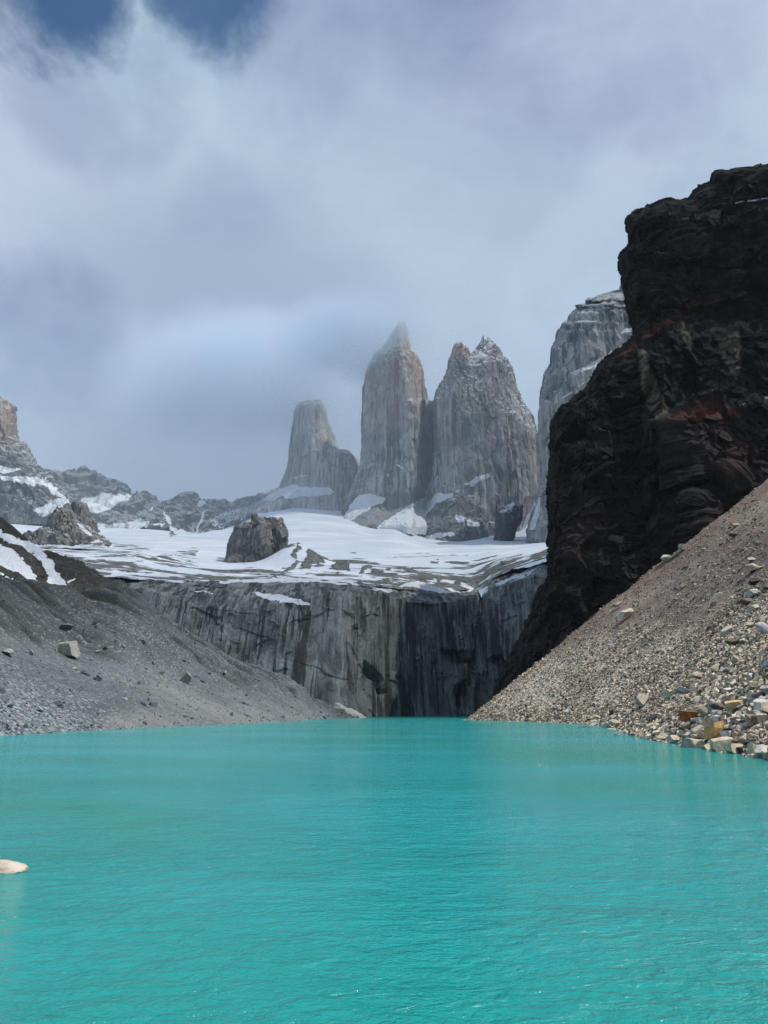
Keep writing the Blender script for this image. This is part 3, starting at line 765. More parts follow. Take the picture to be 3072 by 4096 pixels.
Ls = L(c1, (1046, 222), (1036, 240), (1030, 280), (1016, 335), (1005, 400), (1010, 520))
Rs = L(c1, (1058, 222), (1085, 248), (1102, 236), (1112, 250), (1122, 285), (1135, 330), (1150, 400), (1150, 520))
P2 = loft(Ls, Rs, 1860, 60, 160, 200)
P2 = rock_relief(P2, loft_normals(P2), 18, 5, 3.5, 225, vert=0.15, jag=24, jag_rows=60)
build_rock('rock_tower', [P1, P2], M['tower'], 'right granite tower with two jagged summits, pale left and snow dusted right', 'rock tower',
           [[c1(*p) for p in q] for q in ([(1095, 942), (1150, 905), (1225, 880), (1228, 900), (1170, 925), (1125, 960)], [(905, 1000), (935, 905), (945, 780), (955, 780), (948, 920), (935, 980)],
                                          [(860, 1100), (900, 1040), (960, 985), (1040, 972), (1030, 1000), (960, 1035), (900, 1100), (870, 1180), (800, 1180)], [(1050, 1090), (1100, 1110), (1110, 1135), (1060, 1125)], [(1115, 1112), (1165, 1128), (1175, 1145), (1120, 1150)],
                                          [(840, 1240), (900, 1200), (1000, 1185), (1040, 1185), (1035, 1200), (960, 1215), (900, 1260)], [(1440, 1050), (1482, 990), (1482, 1100), (1430, 1180), (1380, 1160)])],
           [[c1(*p) for p in q] for q in ([(1030, 220), (1110, 230), (1110, 290), (1030, 290)],)] + [{'p': [c1(*p) for p in [(950, 440), (1060, 330), (1080, 700), (1050, 900), (940, 860)]], 'w': 0.15}],
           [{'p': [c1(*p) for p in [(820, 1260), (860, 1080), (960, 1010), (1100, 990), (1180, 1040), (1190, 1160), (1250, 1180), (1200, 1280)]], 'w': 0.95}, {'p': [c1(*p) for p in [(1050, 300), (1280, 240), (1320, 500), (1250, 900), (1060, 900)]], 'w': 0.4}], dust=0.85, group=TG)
# dark fin between the right tower and the grey wall
P = loft(L(c1, (1345, 1030), (1290, 1068), (1262, 1085), (1258, 1160), (1252, 1260)), L(c1, (1360, 1032), (1388, 1052), (1386, 1110), (1350, 1180), (1320, 1260)), 1580, 40, 140, 200)
P = rock_relief(P, loft_normals(P), 18, 4, 3, 231, vert=0.3, jag=10)
build_rock('rock_outcrop', [P], M['ridge'], 'dark leaning rock fin between the right tower and the grey wall', 'rock outcrop',
           [[c1(*p) for p in q] for q in ([(1262, 1080), (1345, 1030), (1350, 1045), (1290, 1082)],)], dust=0.5)
# tall grey wall behind the dark cliff
Lf = L(c2, (640, 760), (620, 820), (600, 895), (520, 915), (478, 962), (380, 955), (345, 1000), (318, 988), (292, 1035), (270, 1085), (240, 1098), (236, 1130), (216, 1150), (212, 1205), (172, 1262), (166, 1345), (128, 1430), (100, 1560), (94, 1700), (88, 1850), (100, 1960), (100, 2080), (85, 2200), (60, 2300), (25, 2400), (20, 2480))
Rt = L(c2, (680, 760), (900, 800), (1100, 1000), (1200, 2480))
def fD(t, px, py):
    led = interp(px, [(2200, 1600), (2290, 1500), (2400, 1440), (2600, 1340)])   # the snowy ledge steps forward
    return 60 * sst(py, led - 5, led + 12)
P = loft(Lf, Rt, 1500, 160, 460, 420, expo=3.0, front=fD)
P = rock_relief(P, loft_normals(P), 34, 7, 3, 241, vert=0.10, jag=60, jag_rows=40)
build_rock('rock_wall', [P], M['tower'], 'tall pale grey rock wall with a toothed ridge behind the dark cliff', 'rock wall',
           [[c2(*p) for p in q] for q in ([(300, 1392), (400, 1375), (470, 1335), (470, 1350), (440, 1390), (320, 1400)], [(230, 1560), (300, 1520), (300, 1530), (240, 1565)], [(330, 1500), (430, 1435), (430, 1445), (340, 1500)],
                                          [(600, 1165), (640, 1130), (710, 1115), (710, 1150), (640, 1155)], [(500, 1310), (545, 1265), (550, 1285), (520, 1315)], [(20, 2400), (60, 2290), (95, 2180), (100, 2250), (60, 2400)])],
           dust=0.35, wob=8, kind=None)

# ------------------------------------------------------------------ the dark cliff on the right
Lf = L(c2, (2100, 30), (1800, 70), (1536, 95), (1480, 105), (1440, 125), (1330, 130), (1192, 150), (1188, 205), (1130, 225), (1085, 265), (1060, 300), (1040, 322), (890, 335), (830, 355), (720, 402), (668, 445), (668, 500), (682, 588), (650, 625), (622, 670), (606, 715), (625, 790), (620, 830), (640, 900), (650, 960), (672, 1050), (700, 1105), (706, 1165), (670, 1215), (600, 1270), (480, 1345), (450, 1400), (430, 1445), (380, 1530), (310, 1580), (205, 1680), (178, 1745), (182, 1850), (185, 1950), (162, 2060), (160, 2200)) \
    + L(c6, (430, 220), (436, 400), (440, 500), (436, 650), (430, 740), (372, 820), (330, 950), (290, 1030), (230, 1150), (190, 1260), (150, 1330), (120, 1420))
Rt = [(3560, 610), (3660, 1000), (3700, 2900)]
def fK(t, px, py):
    # three tiers, each stepping towards the lake
    l1 = interp(px, [(2200, 1530), (2400, 1450), (2540, 1335), (2700, 1310), (3072, 1290), (3500, 1270)]) 
    l2 = interp(px, [(2200, 1760), (2450, 1740), (2600, 1700), (2750, 1640), (2900, 1628), (3072, 1600), (3500, 1560)])
    l3 = interp(px, [(2200, 2130), (2350, 2130), (2500, 2110), (2700, 2010), (2850, 1940), (3072, 1850), (3500, 1700)])
    top = interp(px, [(2200, 860), (2800, 860), (3072, 800), (3500, 760)])
    q = 26 * sst(py, l1 - 60, l1 + 40) + 30 * sst(py, l2 - 10, l2 + 26) + 18 * sst(py, l3 - 25, l3 + 60) + 22 * sst(py, top - 20, top + 25)
    q += 9 * np.exp(-((px - 2640 - 0.25 * (py - 1500)) / 60.0) ** 2) * sst(py, 1330, 1420)
    return q
n_, m_ = 950, 1050
P = loft(Lf, Rt, 560, 70, n_, m_, expo=5.0, front=fK)
N = loft_normals(P)
W = P + 12 * np.stack([fbm(P, 70, 3, seed=s) for s in (301, 302, 303)], -1)
px, py = topx(P)
# beds: hard and soft layers in steps, gently dipping
zz = W[..., 2] + 0.10 * W[..., 0]
bed_ = fbm(np.stack([0.02 * W[..., 0], 0.02 * W[..., 1], zz], -1), 5.0, 5, 0.6, seed=311, aniso=(1.0, 1.0, 1.001))
upper = sst(py, 1550, 1250)
sil = sst(px - interp(py, [(b, a) for a, b in Lf]), 5, 110)
d = (13 * fbm(P, 80, 4, 0.5, seed=304, aniso=(1, 1, 0.6)) + 13 * facet(W, 55, (1, 1, 0.6), 11)) * (0.1 + 0.9 * sil)
d = d + (0.3 + 0.7 * sil) * (0 + 7.0 * facet(W, 22, (1, 1, 0.9), 12) + 2.5 * facet(W, 7.5, (1, 1, 1.4), 13))
d += 1.8 * bed_ * (0.5 + upper) + 1.8 * fbm(W, 18, 5, 0.6, seed=312, ridged=True)
d += 2.5 * fbm(W, 9, 4, 0.6, seed=313, aniso=(1, 1, 0.15)) * sst(np.abs(py - 1770), 130, 40)
kk = np.arange(n_)[:, None]
d = d * (0.16 + 0.84 * sst(kk, 0, 75))
d[:, :] += 1.2 * facet(W, 9.0, (1, 1, 1), 17) + 0.8 * fbm(P, 6, 4, 0.6, seed=315)
# keep the outline of the left edge where the photo has it
P = disp(P, N, d)
def ex(V):
    px_, py_ = topx(V)
    f = lambda polys, s=14, wo=18: patches(V, polys, s, wo, 14)
    q2 = lambda q: [c2(*p) for p in q]
    red = f([q2([(1010, 930), (1100, 925), (1130, 950), (1220, 930), (1230, 980), (1150, 1010), (1060, 980), (900, 1090), (880, 1070), (960, 1010)]),
             q2([(770, 1150), (860, 1120), (880, 1140), (800, 1180), (690, 1215), (600, 1270), (540, 1330), (600, 1320), (700, 1240)]),
             {'p': q2([(830, 1710), (930, 1665), (1060, 1640), (1200, 1620), (1320, 1610), (1370, 1660), (1250, 1690), (1150, 1720), (1000, 1720)]), 'w': 1.0},
             {'p': q2([(1240, 1830), (1330, 1820), (1440, 1850), (1470, 1930), (1380, 2010), (1280, 2060), (1230, 2000)]), 'w': 0.7}])
    tan = f([q2([(712, 1270), (760, 1270), (800, 1400), (850, 1500), (900, 1620), (915, 1670), (830, 1715), (760, 1600), (740, 1450)]),
             {'p': q2([(1200, 1160), (1260, 1170), (1350, 1140), (1368, 1250), (1365, 1400), (1340, 1450), (1260, 1350), (1220, 1250)]), 'w': 0.8},
             {'p': q2([(985, 1080), (1010, 1100), (1050, 1220), (1040, 1270), (990, 1210)]), 'w': 0.8}], 8, 14)  # tan rock panels, their patches of sun painted into the tone
    grey = f([{'p': q2([(890, 380), (1180, 420), (1170, 640), (960, 660), (860, 560)]), 'w': 0.22}, {'p': q2([(650, 620), (760, 620), (760, 680), (680, 690)]), 'w': 0.4},
              {'p': q2([(950, 1490), (1000, 1560), (1030, 1640), (990, 1650), (930, 1560)]), 'w': 0.5}, {'p': q2([(1100, 1060), (1220, 1080), (1300, 1150), (1130, 1130)]), 'w': 0.35},
              {'p': q2([(780, 1700), (1450, 1720), (1480, 1830), (1200, 1850), (1180, 2000), (1050, 1990), (1000, 1850), (800, 1850)]), 'w': 0.28}], 30, 30)
    br = f([{'p': q2([(620, 760), (1180, 770), (1340, 960), (1330, 1120), (1000, 1130), (800, 900)]), 'w': 0.5},
            {'p': q2([(1000, 1700), (1500, 1690), (1500, 1900), (1300, 2100), (1000, 1900)]), 'w': 0.8},
            {'p': [(2300, 2040), (2400, 2010), (2440, 2080), (2430, 2170), (2330, 2260), (2260, 2240), (2230, 2160)], 'w': 0.9},
            {'p': [(2240, 2480), (2330, 2420), (2900, 1960), (3200, 1750), (3200, 1990), (2700, 2240), (2400, 2450)], 'w': 0.55}], 30, 30)
    sn = f([q2([(1310, 330), (1400, 320), (1540, 300), (1540, 310), (1400, 328), (1320, 342)]), q2([(1505, 1562), (1540, 1552), (1540, 1572)]), q2([(1340, 1608), (1400, 1595), (1385, 1610)])], 3, 6)
    return {'red': red, 'tan': tan, 'grey': grey, 'brown': br, 'snow': sn}
build_rock('dark_cliff', [P], M['dark'], 'near black layered cliff with rust red ledges towering over the right scree slope', 'cliff', extra=ex, smooth=False)
CLIFF = P

# ------------------------------------------------------------------ far ridge on the left, its pink tower, knobs
def ridge():
    m = 620
    sky_ = [(-600, 1900), (100, 1900), (180, 1890), (230, 1892), (280, 1886), (295, 1872), (305, 1884), (318, 1866), (345, 1862), (362, 1882), (395, 1892), (430, 1912), (470, 1922), (485, 1930), (490, 1952), (512, 1972), (545, 1982), (575, 1976), (610, 1994), (640, 2012), (652, 2022), (672, 2004), (740, 2000), (800, 2004), (880, 1996), (905, 1992), (925, 2000), (975, 1984), (1010, 1978), (1020, 1984), (1032, 1976), (1060, 1974), (1110, 1955), (1200, 1945), (1400, 1950)]
    mid = [(-600, 2000), (0, 1985), (200, 1995), (400, 2010), (600, 2050), (700, 2050), (900, 2060), (1100, 2040), (1400, 2040)]
    base = [(-600, 2140), (0, 2110), (200, 2105), (300, 2120), (400, 2140), (560, 2140), (640, 2100), (720, 2150), (800, 2150), (900, 2140), (960, 2110), (1060, 2070), (1140, 2045), (1400, 2045)]
    c = lambda v: [(-600, v), (750, v), (950, v + 150), (1080, v + 400), (1400, v + 700)]
    P = sheet(-600, 1350, m, [(base, c(1750)), (mid, c(1950)), (sky_, c(2100)), ([(a, b + 60) for a, b in sky_], c(2400))], [90, 90, 20])
    N = up_normals(P, (0, -1, 0.5)); px, py = topx(P)
    k = np.arange(P.shape[0])[:, None]
    e = 1 - 0.75 * sst(np.abs(k - 180), 26, 0)
    d = e * (38 * fbm(P, 190, 5, 0.55, seed=401, ridged=True, aniso=(1, 1, 0.6)) + 14 * facet(P, 60, seed=21) + 7 * facet(P, 22, seed=22))
    P = disp(P, N, d)
    P[..., 2] += 9 * np.exp(-((k - 180) / 5.0) ** 2) * fbm(P * np.array([1, 1, 0]), 16, 4, 0.6, seed=405)
    s3 = lambda q: [c3(*p) for p in q]
    sn = patches(P, [s3([(370, 590), (430, 560), (530, 538), (620, 535), (660, 560), (620, 590), (550, 625), (500, 640), (450, 640), (400, 610)]),
                     s3([(0, 450), (60, 455), (120, 462), (230, 455), (300, 520), (355, 575), (330, 590), (250, 640), (170, 620), (280, 580), (210, 500), (100, 485), (0, 470)]),
                     s3([(820, 615), (860, 660), (880, 700), (850, 690)]), s3([(1000, 580), (1060, 590), (1020, 605)]), s3([(990, 740), (1040, 630), (1060, 620), (1020, 700), (1000, 745)]),
                     s3([(720, 620), (780, 620), (770, 640)]), {'p': s3([(1040, 680), (1150, 630), (1250, 600), (1400, 540), (1460, 520), (1460, 600), (1300, 680), (1100, 720)]), 'w': 0.55},
                     {'p': s3([(520, 690), (700, 680), (860, 690), (900, 720), (1000, 750), (1100, 740), (1100, 800), (500, 780), (470, 700)]), 'w': 0.9}], 7, 20, 40)
    pv = np.zeros(sn.shape)
    o = mesh_obj('mountain_ridge', P.reshape(-1, 3), grid_faces(P.shape[0], m), M['ridge'], {'snow': sn, 'dust': np.full(sn.shape, 0.30), 'pink': pv})
    tag(o, 'low dark mountain ridge with snow gullies left of the towers', 'mountain ridge', kind='structure')
ridge()
Rt = L(c3, (-20, 60), (30, 92), (60, 105), (72, 165), (80, 245), (110, 290), (160, 360), (225, 435), (262, 475), (330, 550), (365, 585), (400, 700))
Lf = [(-90, c3(0, 60)[1]), (-300, 1800), (-420, c3(0, 585)[1]), (-500, c3(0, 700)[1])]
P = loft(Lf, Rt, 1850, 120, 260, 320)
P = rock_relief(P, loft_normals(P), 40, 11, 8, 251, vert=0.35, jag=14)
build_rock('rock_tower', [P], M['ridge'], 'pinkish rock peak cut by the left edge above the snowy ridge', 'rock tower',
           [[c3(*p) for p in q] for q in ([(0, 400), (50, 405), (110, 412), (80, 425), (0, 440)], [(0, 450), (130, 462), (230, 455), (355, 575), (330, 585), (250, 520), (215, 490), (180, 500), (100, 485), (0, 475)], [(160, 620), (300, 570), (360, 580), (280, 640), (200, 660)])],
           [[(-200, 1600), (62, 1600), (70, 1760), (20, 1800), (-200, 1830)]], dust=0.3)
# granite knob standing in the snow (two blocks)
P1 = loft(L(c3, (1298, 650), (1285, 690), (1240, 700), (1205, 715), (1195, 800), (1205, 830), (1180, 855), (1150, 880), (1130, 920)), L(c3, (1306, 650), (1320, 668), (1350, 672), (1375, 700), (1382, 760), (1392, 800), (1380, 860), (1360, 920)), 900, 20, 200, 260)
P1 = rock_relief(P1, loft_normals(P1), 14, 3.0, 2.0, 261, vert=0.35, jag=3)
P2 = loft(L(c3, (1352, 668), (1340, 700), (1352, 770), (1350, 860)), L(c3, (1405, 664), (1438, 670), (1470, 735), (1480, 860)), 930, 14, 120, 160)
P2 = rock_relief(P2, loft_normals(P2), 12, 2.5, 1.8, 265, vert=0.35, jag=3)
P3 = loft(L(c3, (1212, 690), (1190, 730), (1165, 800), (1150, 900)), L(c3, (1230, 690), (1240, 740), (1240, 800), (1240, 900)), 935, 13, 90, 120)
P3 = rock_relief(P3, loft_normals(P3), 12, 2.5, 1.8, 267, vert=0.35, jag=3)
build_rock('rock_outcrop', [P1, P2, P3], M['outcrop'], 'blocky granite knob standing alone in the snowfield left of centre', 'rock outcrop', dust=0.3)
P1 = loft(L(c3, (300, 618), (268, 650), (235, 712), (180, 730), (120, 760), (60, 800)), L(c3, (310, 618), (370, 640), (400, 690), (470, 740), (545, 785), (570, 800)), 900, 34, 180, 260)
P1 = rock_relief(P1, loft_normals(P1), 16, 4.0, 3.0, 271, vert=0.4, jag=5)
build_rock('rock_outcrop', [P1], M['outcrop'], 'grey cone shaped rock knob below the left ridge, nearer of two', 'rock outcrop', dust=0.7, snowpolys=[[c3(*p) for p in q] for q in ([(380, 670), (430, 700), (480, 760), (440, 740)], [(440, 790), (500, 770), (540, 790)], [(240, 725), (270, 740), (250, 742)])])
P1 = loft(L(c3, (374, 582), (368, 600), (366, 640), (340, 700), (330, 740)), L(c3, (400, 582), (440, 600), (452, 650), (492, 700), (505, 740)), 1250, 30, 120, 180)
P1 = rock_relief(P1, loft_normals(P1), 16, 4.0, 3.0, 281, vert=0.3, jag=5)
build_rock('rock_outcrop', [P1], M['outcrop'], 'square topped grey rock stump just behind the cone shaped knob', 'rock outcrop', dust=0.5)

# snow remnant at the foot of the moraine by the water
P = loft([(1338, 2812), (1330, 2835), (1330, 2880)], [(1350, 2812), (1400, 2838), (1440, 2856), (1462, 2872), (1464, 2880)], 418, 7, 40, 80)
P = rock_relief(P, loft_normals(P), 6, 1.0, 0.5, 291)
m_, g_ = new_mat('old_snow'); ps = g_.n('ShaderNodeNewGeometry').outputs['Position']; nn = g_.noise(ps, 0.4, 6, 0.6)
finish(g_, g_.mix(nn, (0.28, 0.28, 0.28), (0.42, 0.43, 0.43)), 0.8, nn, 0.5, 0.8)
build_rock('snow_bank', [P], m_, 'small dirty snow bank at the moraine foot by the far water', 'snow bank')

# ------------------------------------------------------------------ stones
def ico(sub):
    t = (1 + 5 ** 0.5) / 2
    v = np.array([(-1, t, 0), (1, t, 0), (-1, -t, 0), (1, -t, 0), (0, -1, t), (0, 1, t), (0, -1, -t), (0, 1, -t), (t, 0, -1), (t, 0, 1), (-t, 0, -1), (-t, 0, 1)], float)
    f = [(0, 11, 5), (0, 5, 1), (0, 1, 7), (0, 7, 10), (0, 10, 11), (1, 5, 9), (5, 11, 4), (11, 10, 2), (10, 7, 6), (7, 1, 8), (3, 9, 4), (3, 4, 2), (3, 2, 6), (3, 6, 8), (3, 8, 9), (4, 9, 5), (2, 4, 11), (6, 2, 10), (8, 6, 7), (9, 8, 1)]
    v /= np.linalg.norm(v, axis=1)[:, None]; v = list(map(tuple, v))
    for _ in range(sub):
        cache = {}; nf = []
        def mid(a, b):
            k = (min(a, b), max(a, b))
            if k not in cache:
                p = np.array(v[a]) + np.array(v[b]); p /= np.linalg.norm(p); v.append(tuple(p)); cache[k] = len(v) - 1
            return cache[k]
        for a, b, c in f:
            x, y, z = mid(a, b), mid(b, c), mid(c, a); nf += [(a, x, z), (b, y, x), (c, z, y), (x, y, z)]
        f = nf
    return np.array(v), np.array(f)
ICO = {s: ico(s) for s in (0, 1, 2, 3)}
def stone_shape(sub, r, cuts=9, rough=0.0, box=False):
    v, f = ICO[sub]; v = v.copy() * (1.25 if sub else 1.0)
    if sub == 0:
        v = v * (0.75 + 0.5 * r.random((len(v), 1)))
    if sub:      # three rough pairs of joint planes first, then broken corners
        B = rotm(r) if not box else np.eye(3)
        lim = (r.uniform(0.55, 0.9), r.uniform(0.5, 0.8), r.uniform(0.4, 0.7))
        for q_ in range(3):
            for sg in (-1, 1):
                n = sg * B[:, q_] + r.normal(size=3) * 0.16; n /= np.linalg.norm(n); dd = lim[q_] * r.uniform(0.85, 1.15)
                s = v @ n; m = s > dd; v[m] -= np.outer(s[m] - dd, n)
        cuts = max(2, cuts - 6)
    for _ in range(cuts):
        n = r.normal(size=3); n /= np.linalg.norm(n); dd = r.uniform(0.5, 0.95)
        s = v @ n; m = s > dd; v[m] -= np.outer(s[m] - dd, n)
    if rough: v += rough * fbm(v, 0.5, 3, seed=int(r.integers(500)))[:, None] * v
    return v, f
def rotm(r):
    q = r.normal(size=4); q /= np.linalg.norm(q); a, b, c, d = q
    return np.array([[a*a+b*b-c*c-d*d, 2*(b*c-a*d), 2*(b*d+a*c)], [2*(b*c+a*d), a*a-b*b+c*c-d*d, 2*(c*d-a*b)], [2*(b*d-a*c), 2*(c*d+a*b), a*a-b*b-c*c+d*d]])

def coolmat():
    m = stone_mat('moraine_stone', True)
    for n_ in m.node_tree.nodes:
        if n_.type == 'MIX' and not n_.inputs[6].is_linked and tuple(round(c, 3) for c in n_.inputs[7].default_value[:3]) == (0.66, 0.575, 0.46):
            n_.inputs[7].default_value = (0.42, 0.47, 0.50, 1); n_.inputs[6].default_value = (0.05, 0.055, 0.06, 1)
        if n_.type == 'MIX' and tuple(round(c, 2) for c in n_.inputs[7].default_value[:3]) == (0.80, 0.68, 0.52):
            n_.inputs[7].default_value = (0.8, 0.84, 0.86, 1)
    return m
def merged(name, pts, sizes, mat, tone, hue, subs, seed, label, cat):
    r = np.random.default_rng(seed)
    lib = {s: [stone_shape(s, r, 8 if s else 3) for _ in range(40)] for s in set(subs)}
    V = []; Fc = []; T = []; H = []; off = 0
    rots = [rotm(r) for _ in range(64)]
    subs = np.asarray(subs)
    for s in sorted(lib):
        idx = np.nonzero(subs == s)[0]
        which = r.integers(0, 40, len(idx)); rr = r.integers(0, 64, len(idx))
        nv = len(lib[s][0][0])
        SV = np.stack([a for a, b in lib[s]])[which]
        sc = np.stack([r.uniform(0.8, 1.3, len(idx)), r.uniform(0.7, 1.2, len(idx)), r.uniform(0.4, 0.9, len(idx))], -1)
        SV = np.einsum('nij,nkj->nki', np.stack(rots)[rr], SV * sc[:, None, :]) * sizes[idx][:, None, None] * 0.5 + pts[idx][:, None, :]
        V.append(SV.reshape(-1, 3))
        Fc.append((lib[s][0][1][None] + (np.arange(len(idx)) * nv)[:, None, None]).reshape(-1, 3) + off)
        off += len(idx) * nv
        T.append(np.repeat(tone[idx], nv)); H.append(np.repeat(hue[idx], nv))
    o = mesh_obj(name, np.concatenate(V), np.concatenate(Fc), mat, {'tone': np.concatenate(T), 'hue': np.concatenate(H)}, smooth=False)
    tag(o, label, cat, kind='stuff'); return o

# individual boulders
def hit(fz, px, py, y0=30, y1=620):
    a, b = ray(px, py)
    Y = np.geomspace(y0, y1, 3000); d = (CH + b * Y) - fz(a * Y, Y)
    k = np.nonzero(d < 0)[0]; k = k[0] if len(k) else len(Y) - 1
    return np.array([a * Y[k], Y[k], CH + b * Y[k]])
MPX, MPY = topx(MOR)
def hit_m(px, py):
    sub = slice(6, 484)
    dd = (MPX[sub] - px) ** 2 + (MPY[sub] - py) ** 2
    k = np.unravel_index(np.argmin(dd), dd.shape); return MOR[k[0] + 6, k[1]].copy()
cream, white, greyc, rust, ochre, brown, darkc = (0.56, 0.50, 0.39), (0.62, 0.60, 0.55), (0.42, 0.45, 0.47), (0.42, 0.15, 0.05), (0.58, 0.36, 0.16), (0.20, 0.16, 0.13), (0.07, 0.06, 0.06)
bcount = [0]; HEROBOX = []
PAL = [cream, cream, white, greyc, brown, (0.47, 0.43, 0.36), (0.50, 0.47, 0.40)]
def boulder(p, wdt, hgt, col, label, seed, group=None, yaw=0.0, roll=0.0, dep=None, sub=3, sink=0.2, cuts=11, shear=0.0, rounded=False, box=False):
    r = np.random.default_rng(seed)
    if rounded:
        v, f = ICO[3]; v = v * (1 + 0.28 * fbm(v, 0.9, 4, seed=seed % 90)[:, None])
    else:
        v, f = stone_shape(sub, r, cuts, 0.05, box)
    ext = (v.max(0) - v.min(0)); v = (v - (v.max(0) + v.min(0)) / 2) / ext
    v = v * np.array([wdt, dep or (wdt + hgt) * 0.5, hgt])
    v[:, 0] += shear * v[:, 2]
    c, s = math.cos(roll), math.sin(roll); v = v @ np.array([[c, 0, -s], [0, 1, 0], [s, 0, c]])   # tilt in the picture plane
    c, s = math.cos(yaw), math.sin(yaw); v = v @ np.array([[c, s, 0], [-s, c, 0], [0, 0, 1]])
    zmin = v[:, 2].min(); v[:, 2] -= zmin; v[:, 2] -= sink * hgt
    me_o = mesh_obj('boulder', v, f, M['boulder'], smooth=False)
    me_o.location = p; me_o.color = tuple(col) + (1,)
    tag(me_o, label, 'boulder', group); bcount[0] += 1
    return me_o
def bpx(cx, by, wpx, hpx, col, label, seed, surf='s', **kw):
    """boulder whose foot shows at photo pixel (cx, by) and which looks wpx x hpx pixels large"""
    p = hit(scree_z, cx, by) if surf == 's' else (hit_m(cx, by) if surf == 'm' else surf)
    k = p[1] / F * 1.05
    HEROBOX.append((cx, by, wpx, hpx, p[1]))
    if surf == 's': p = p + np.array([0, 0, 0.10 * wpx * k])
    kw.setdefault('sink', 0.12)
    return boulder(p, wpx * k, hpx * k, col, label, seed, **kw)
# crop of the right shore: photo px = 2550 + x*0.3146, 2700 + y*0.3146
def q(x, y): return 2550 + x * 0.3146, 2700 + y * 0.3146
HERO = [
 (700, 612, 300, 130, rust, 'rust orange flat topped block, widest of the orange ones on the shore', dict(roll=0.03, dep=1.6, cuts=8, box=True, yaw=0.35)),
 (980, 850, 210, 250, ochre, 'upright ochre boulder beside the water, just right of the rust orange block', dict(cuts=9, shear=-0.15, box=True, yaw=0.6)),
 (1265, 450, 270, 95, (0.60, 0.44, 0.26), 'long low yellowish slab up the slope from the upright ochre boulder', dict(roll=-0.12)),
 (745, 965, 260, 140, cream, 'broad cream boulder at the waterline left of the wedge shaped dark sided rock', {}),
 (890, 985, 170, 110, (0.50, 0.47, 0.38), 'wedge shaped rock at the waterline with a pale slanting top', dict(roll=0.35, cuts=7)),
 (1085, 985, 240, 175, cream, 'large square cream boulder at the waterline below the ochre boulder', dict(cuts=8)),
 (1240, 1025, 230, 130, cream, 'low rounded cream boulder in the water right of the square cream one', {}),
 (1600, 490, 230, 180, white, 'big pale block cut by the right edge, high above the shore', dict(cuts=7)),
 (1600, 1075, 190, 170, white, 'knobbly pale boulder standing in the water at the right edge', {}),
 (1500, 1020, 150, 150, cream, 'cream boulder in the water left of the knobbly pale one', {}),
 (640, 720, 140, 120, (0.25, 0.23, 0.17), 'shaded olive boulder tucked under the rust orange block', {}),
 (555, 790, 110, 80, white, 'small pale cube shaped stone left of the olive boulder', dict(cuts=6)),
 (470, 905, 170, 130, (0.46, 0.42, 0.35), 'rounded tan boulder just above the waterline left of the broad cream one', {}),
 (990, 480, 150, 120, greyc, 'light grey pointed rock behind the rust orange block, on its right', dict(roll=0.3)),
 (720, 500, 160, 75, white, 'white peaked rock showing just above the rust orange block', {}),
 (1020, 560, 180, 100, (0.52, 0.52, 0.49), 'pale grey domed rock right of the rust orange block', {}),
 (985, 620, 230, 60, greyc, 'thin blue grey slab leaning on the domed rock', dict(roll=-0.35, dep=0.8)),
 (1465, 660, 130, 150, (0.33, 0.27, 0.19), 'tall brown faced boulder near the right edge, halfway up the boulder pile', {}),
 (1590, 610, 140, 130, (0.50, 0.42, 0.33), 'pinkish tan boulder below the big pale block at the right edge', {}),
 (1420, 560, 180, 90, cream, 'flat cream rock with a shaded front below the long yellowish slab', {}),
 (1160, 715, 150, 80, (0.50, 0.46, 0.38), 'lens shaped tan rock right of the ochre boulder', dict(roll=-0.2)),
 (1160, 830, 140, 110, white, 'white topped triangular rock right of the foot of the ochre boulder', {}),
 (860, 775, 120, 90, white, 'white rock wedged between the olive boulder and the ochre one', {}),
 (790, 840, 160, 70, (0.45, 0.40, 0.33), 'cracked brown stone lying on top of the broad cream boulder', {}),
 (70, 400, 170, 170, (0.42, 0.40, 0.34), 'large grey split boulder left of the orange ones, well above the shore', dict(cuts=7)),
 (385, 300, 130, 110, (0.52, 0.50, 0.44), 'pale angular boulder up the slope from the dark gravel strip', {}),
 (735, 230, 90, 85, white, 'small white boulder alone in dark gravel above the orange block', {}),
 (1510, 180, 150, 75, cream, 'cream slab high on the slope near the right edge', dict(roll=0.15)),
 (1460, 70, 120, 90, (0.50, 0.52, 0.53), 'bluish white faceted boulder at the top of the boulder field', {}),
 (200, 930, 130, 70, cream, 'low cream rock with a dark underside at the waterline', {}),
 (210, 600, 150, 80, (0.16, 0.15, 0.15), 'dark slanting slab lying in gravel left of the rust orange block', dict(roll=-0.6)),
 (1560, 310, 150, 75, (0.24, 0.22, 0.22), 'dark grooved slab below the cream slab near the right edge', dict(roll=-0.4)),
 (1280, 640, 110, 70, (0.48, 0.46, 0.40), 'small tan rock between the domed rock and the tall brown faced boulder', {}),
 (1340, 1005, 130, 80, darkc, 'small dark stone at the waterline between two cream boulders', {}),
]
for i, (x, y, w_, h_, c, lab, kw) in enumerate(HERO):
    if i % 2: kw.setdefault('box', True); kw.setdefault('yaw', 0.5 - 0.13 * (i % 7))
    a, b = q(x, y); bpx(a, b, w_ * 0.3146, h_ * 0.3146, c, lab, 900 + i, **kw)
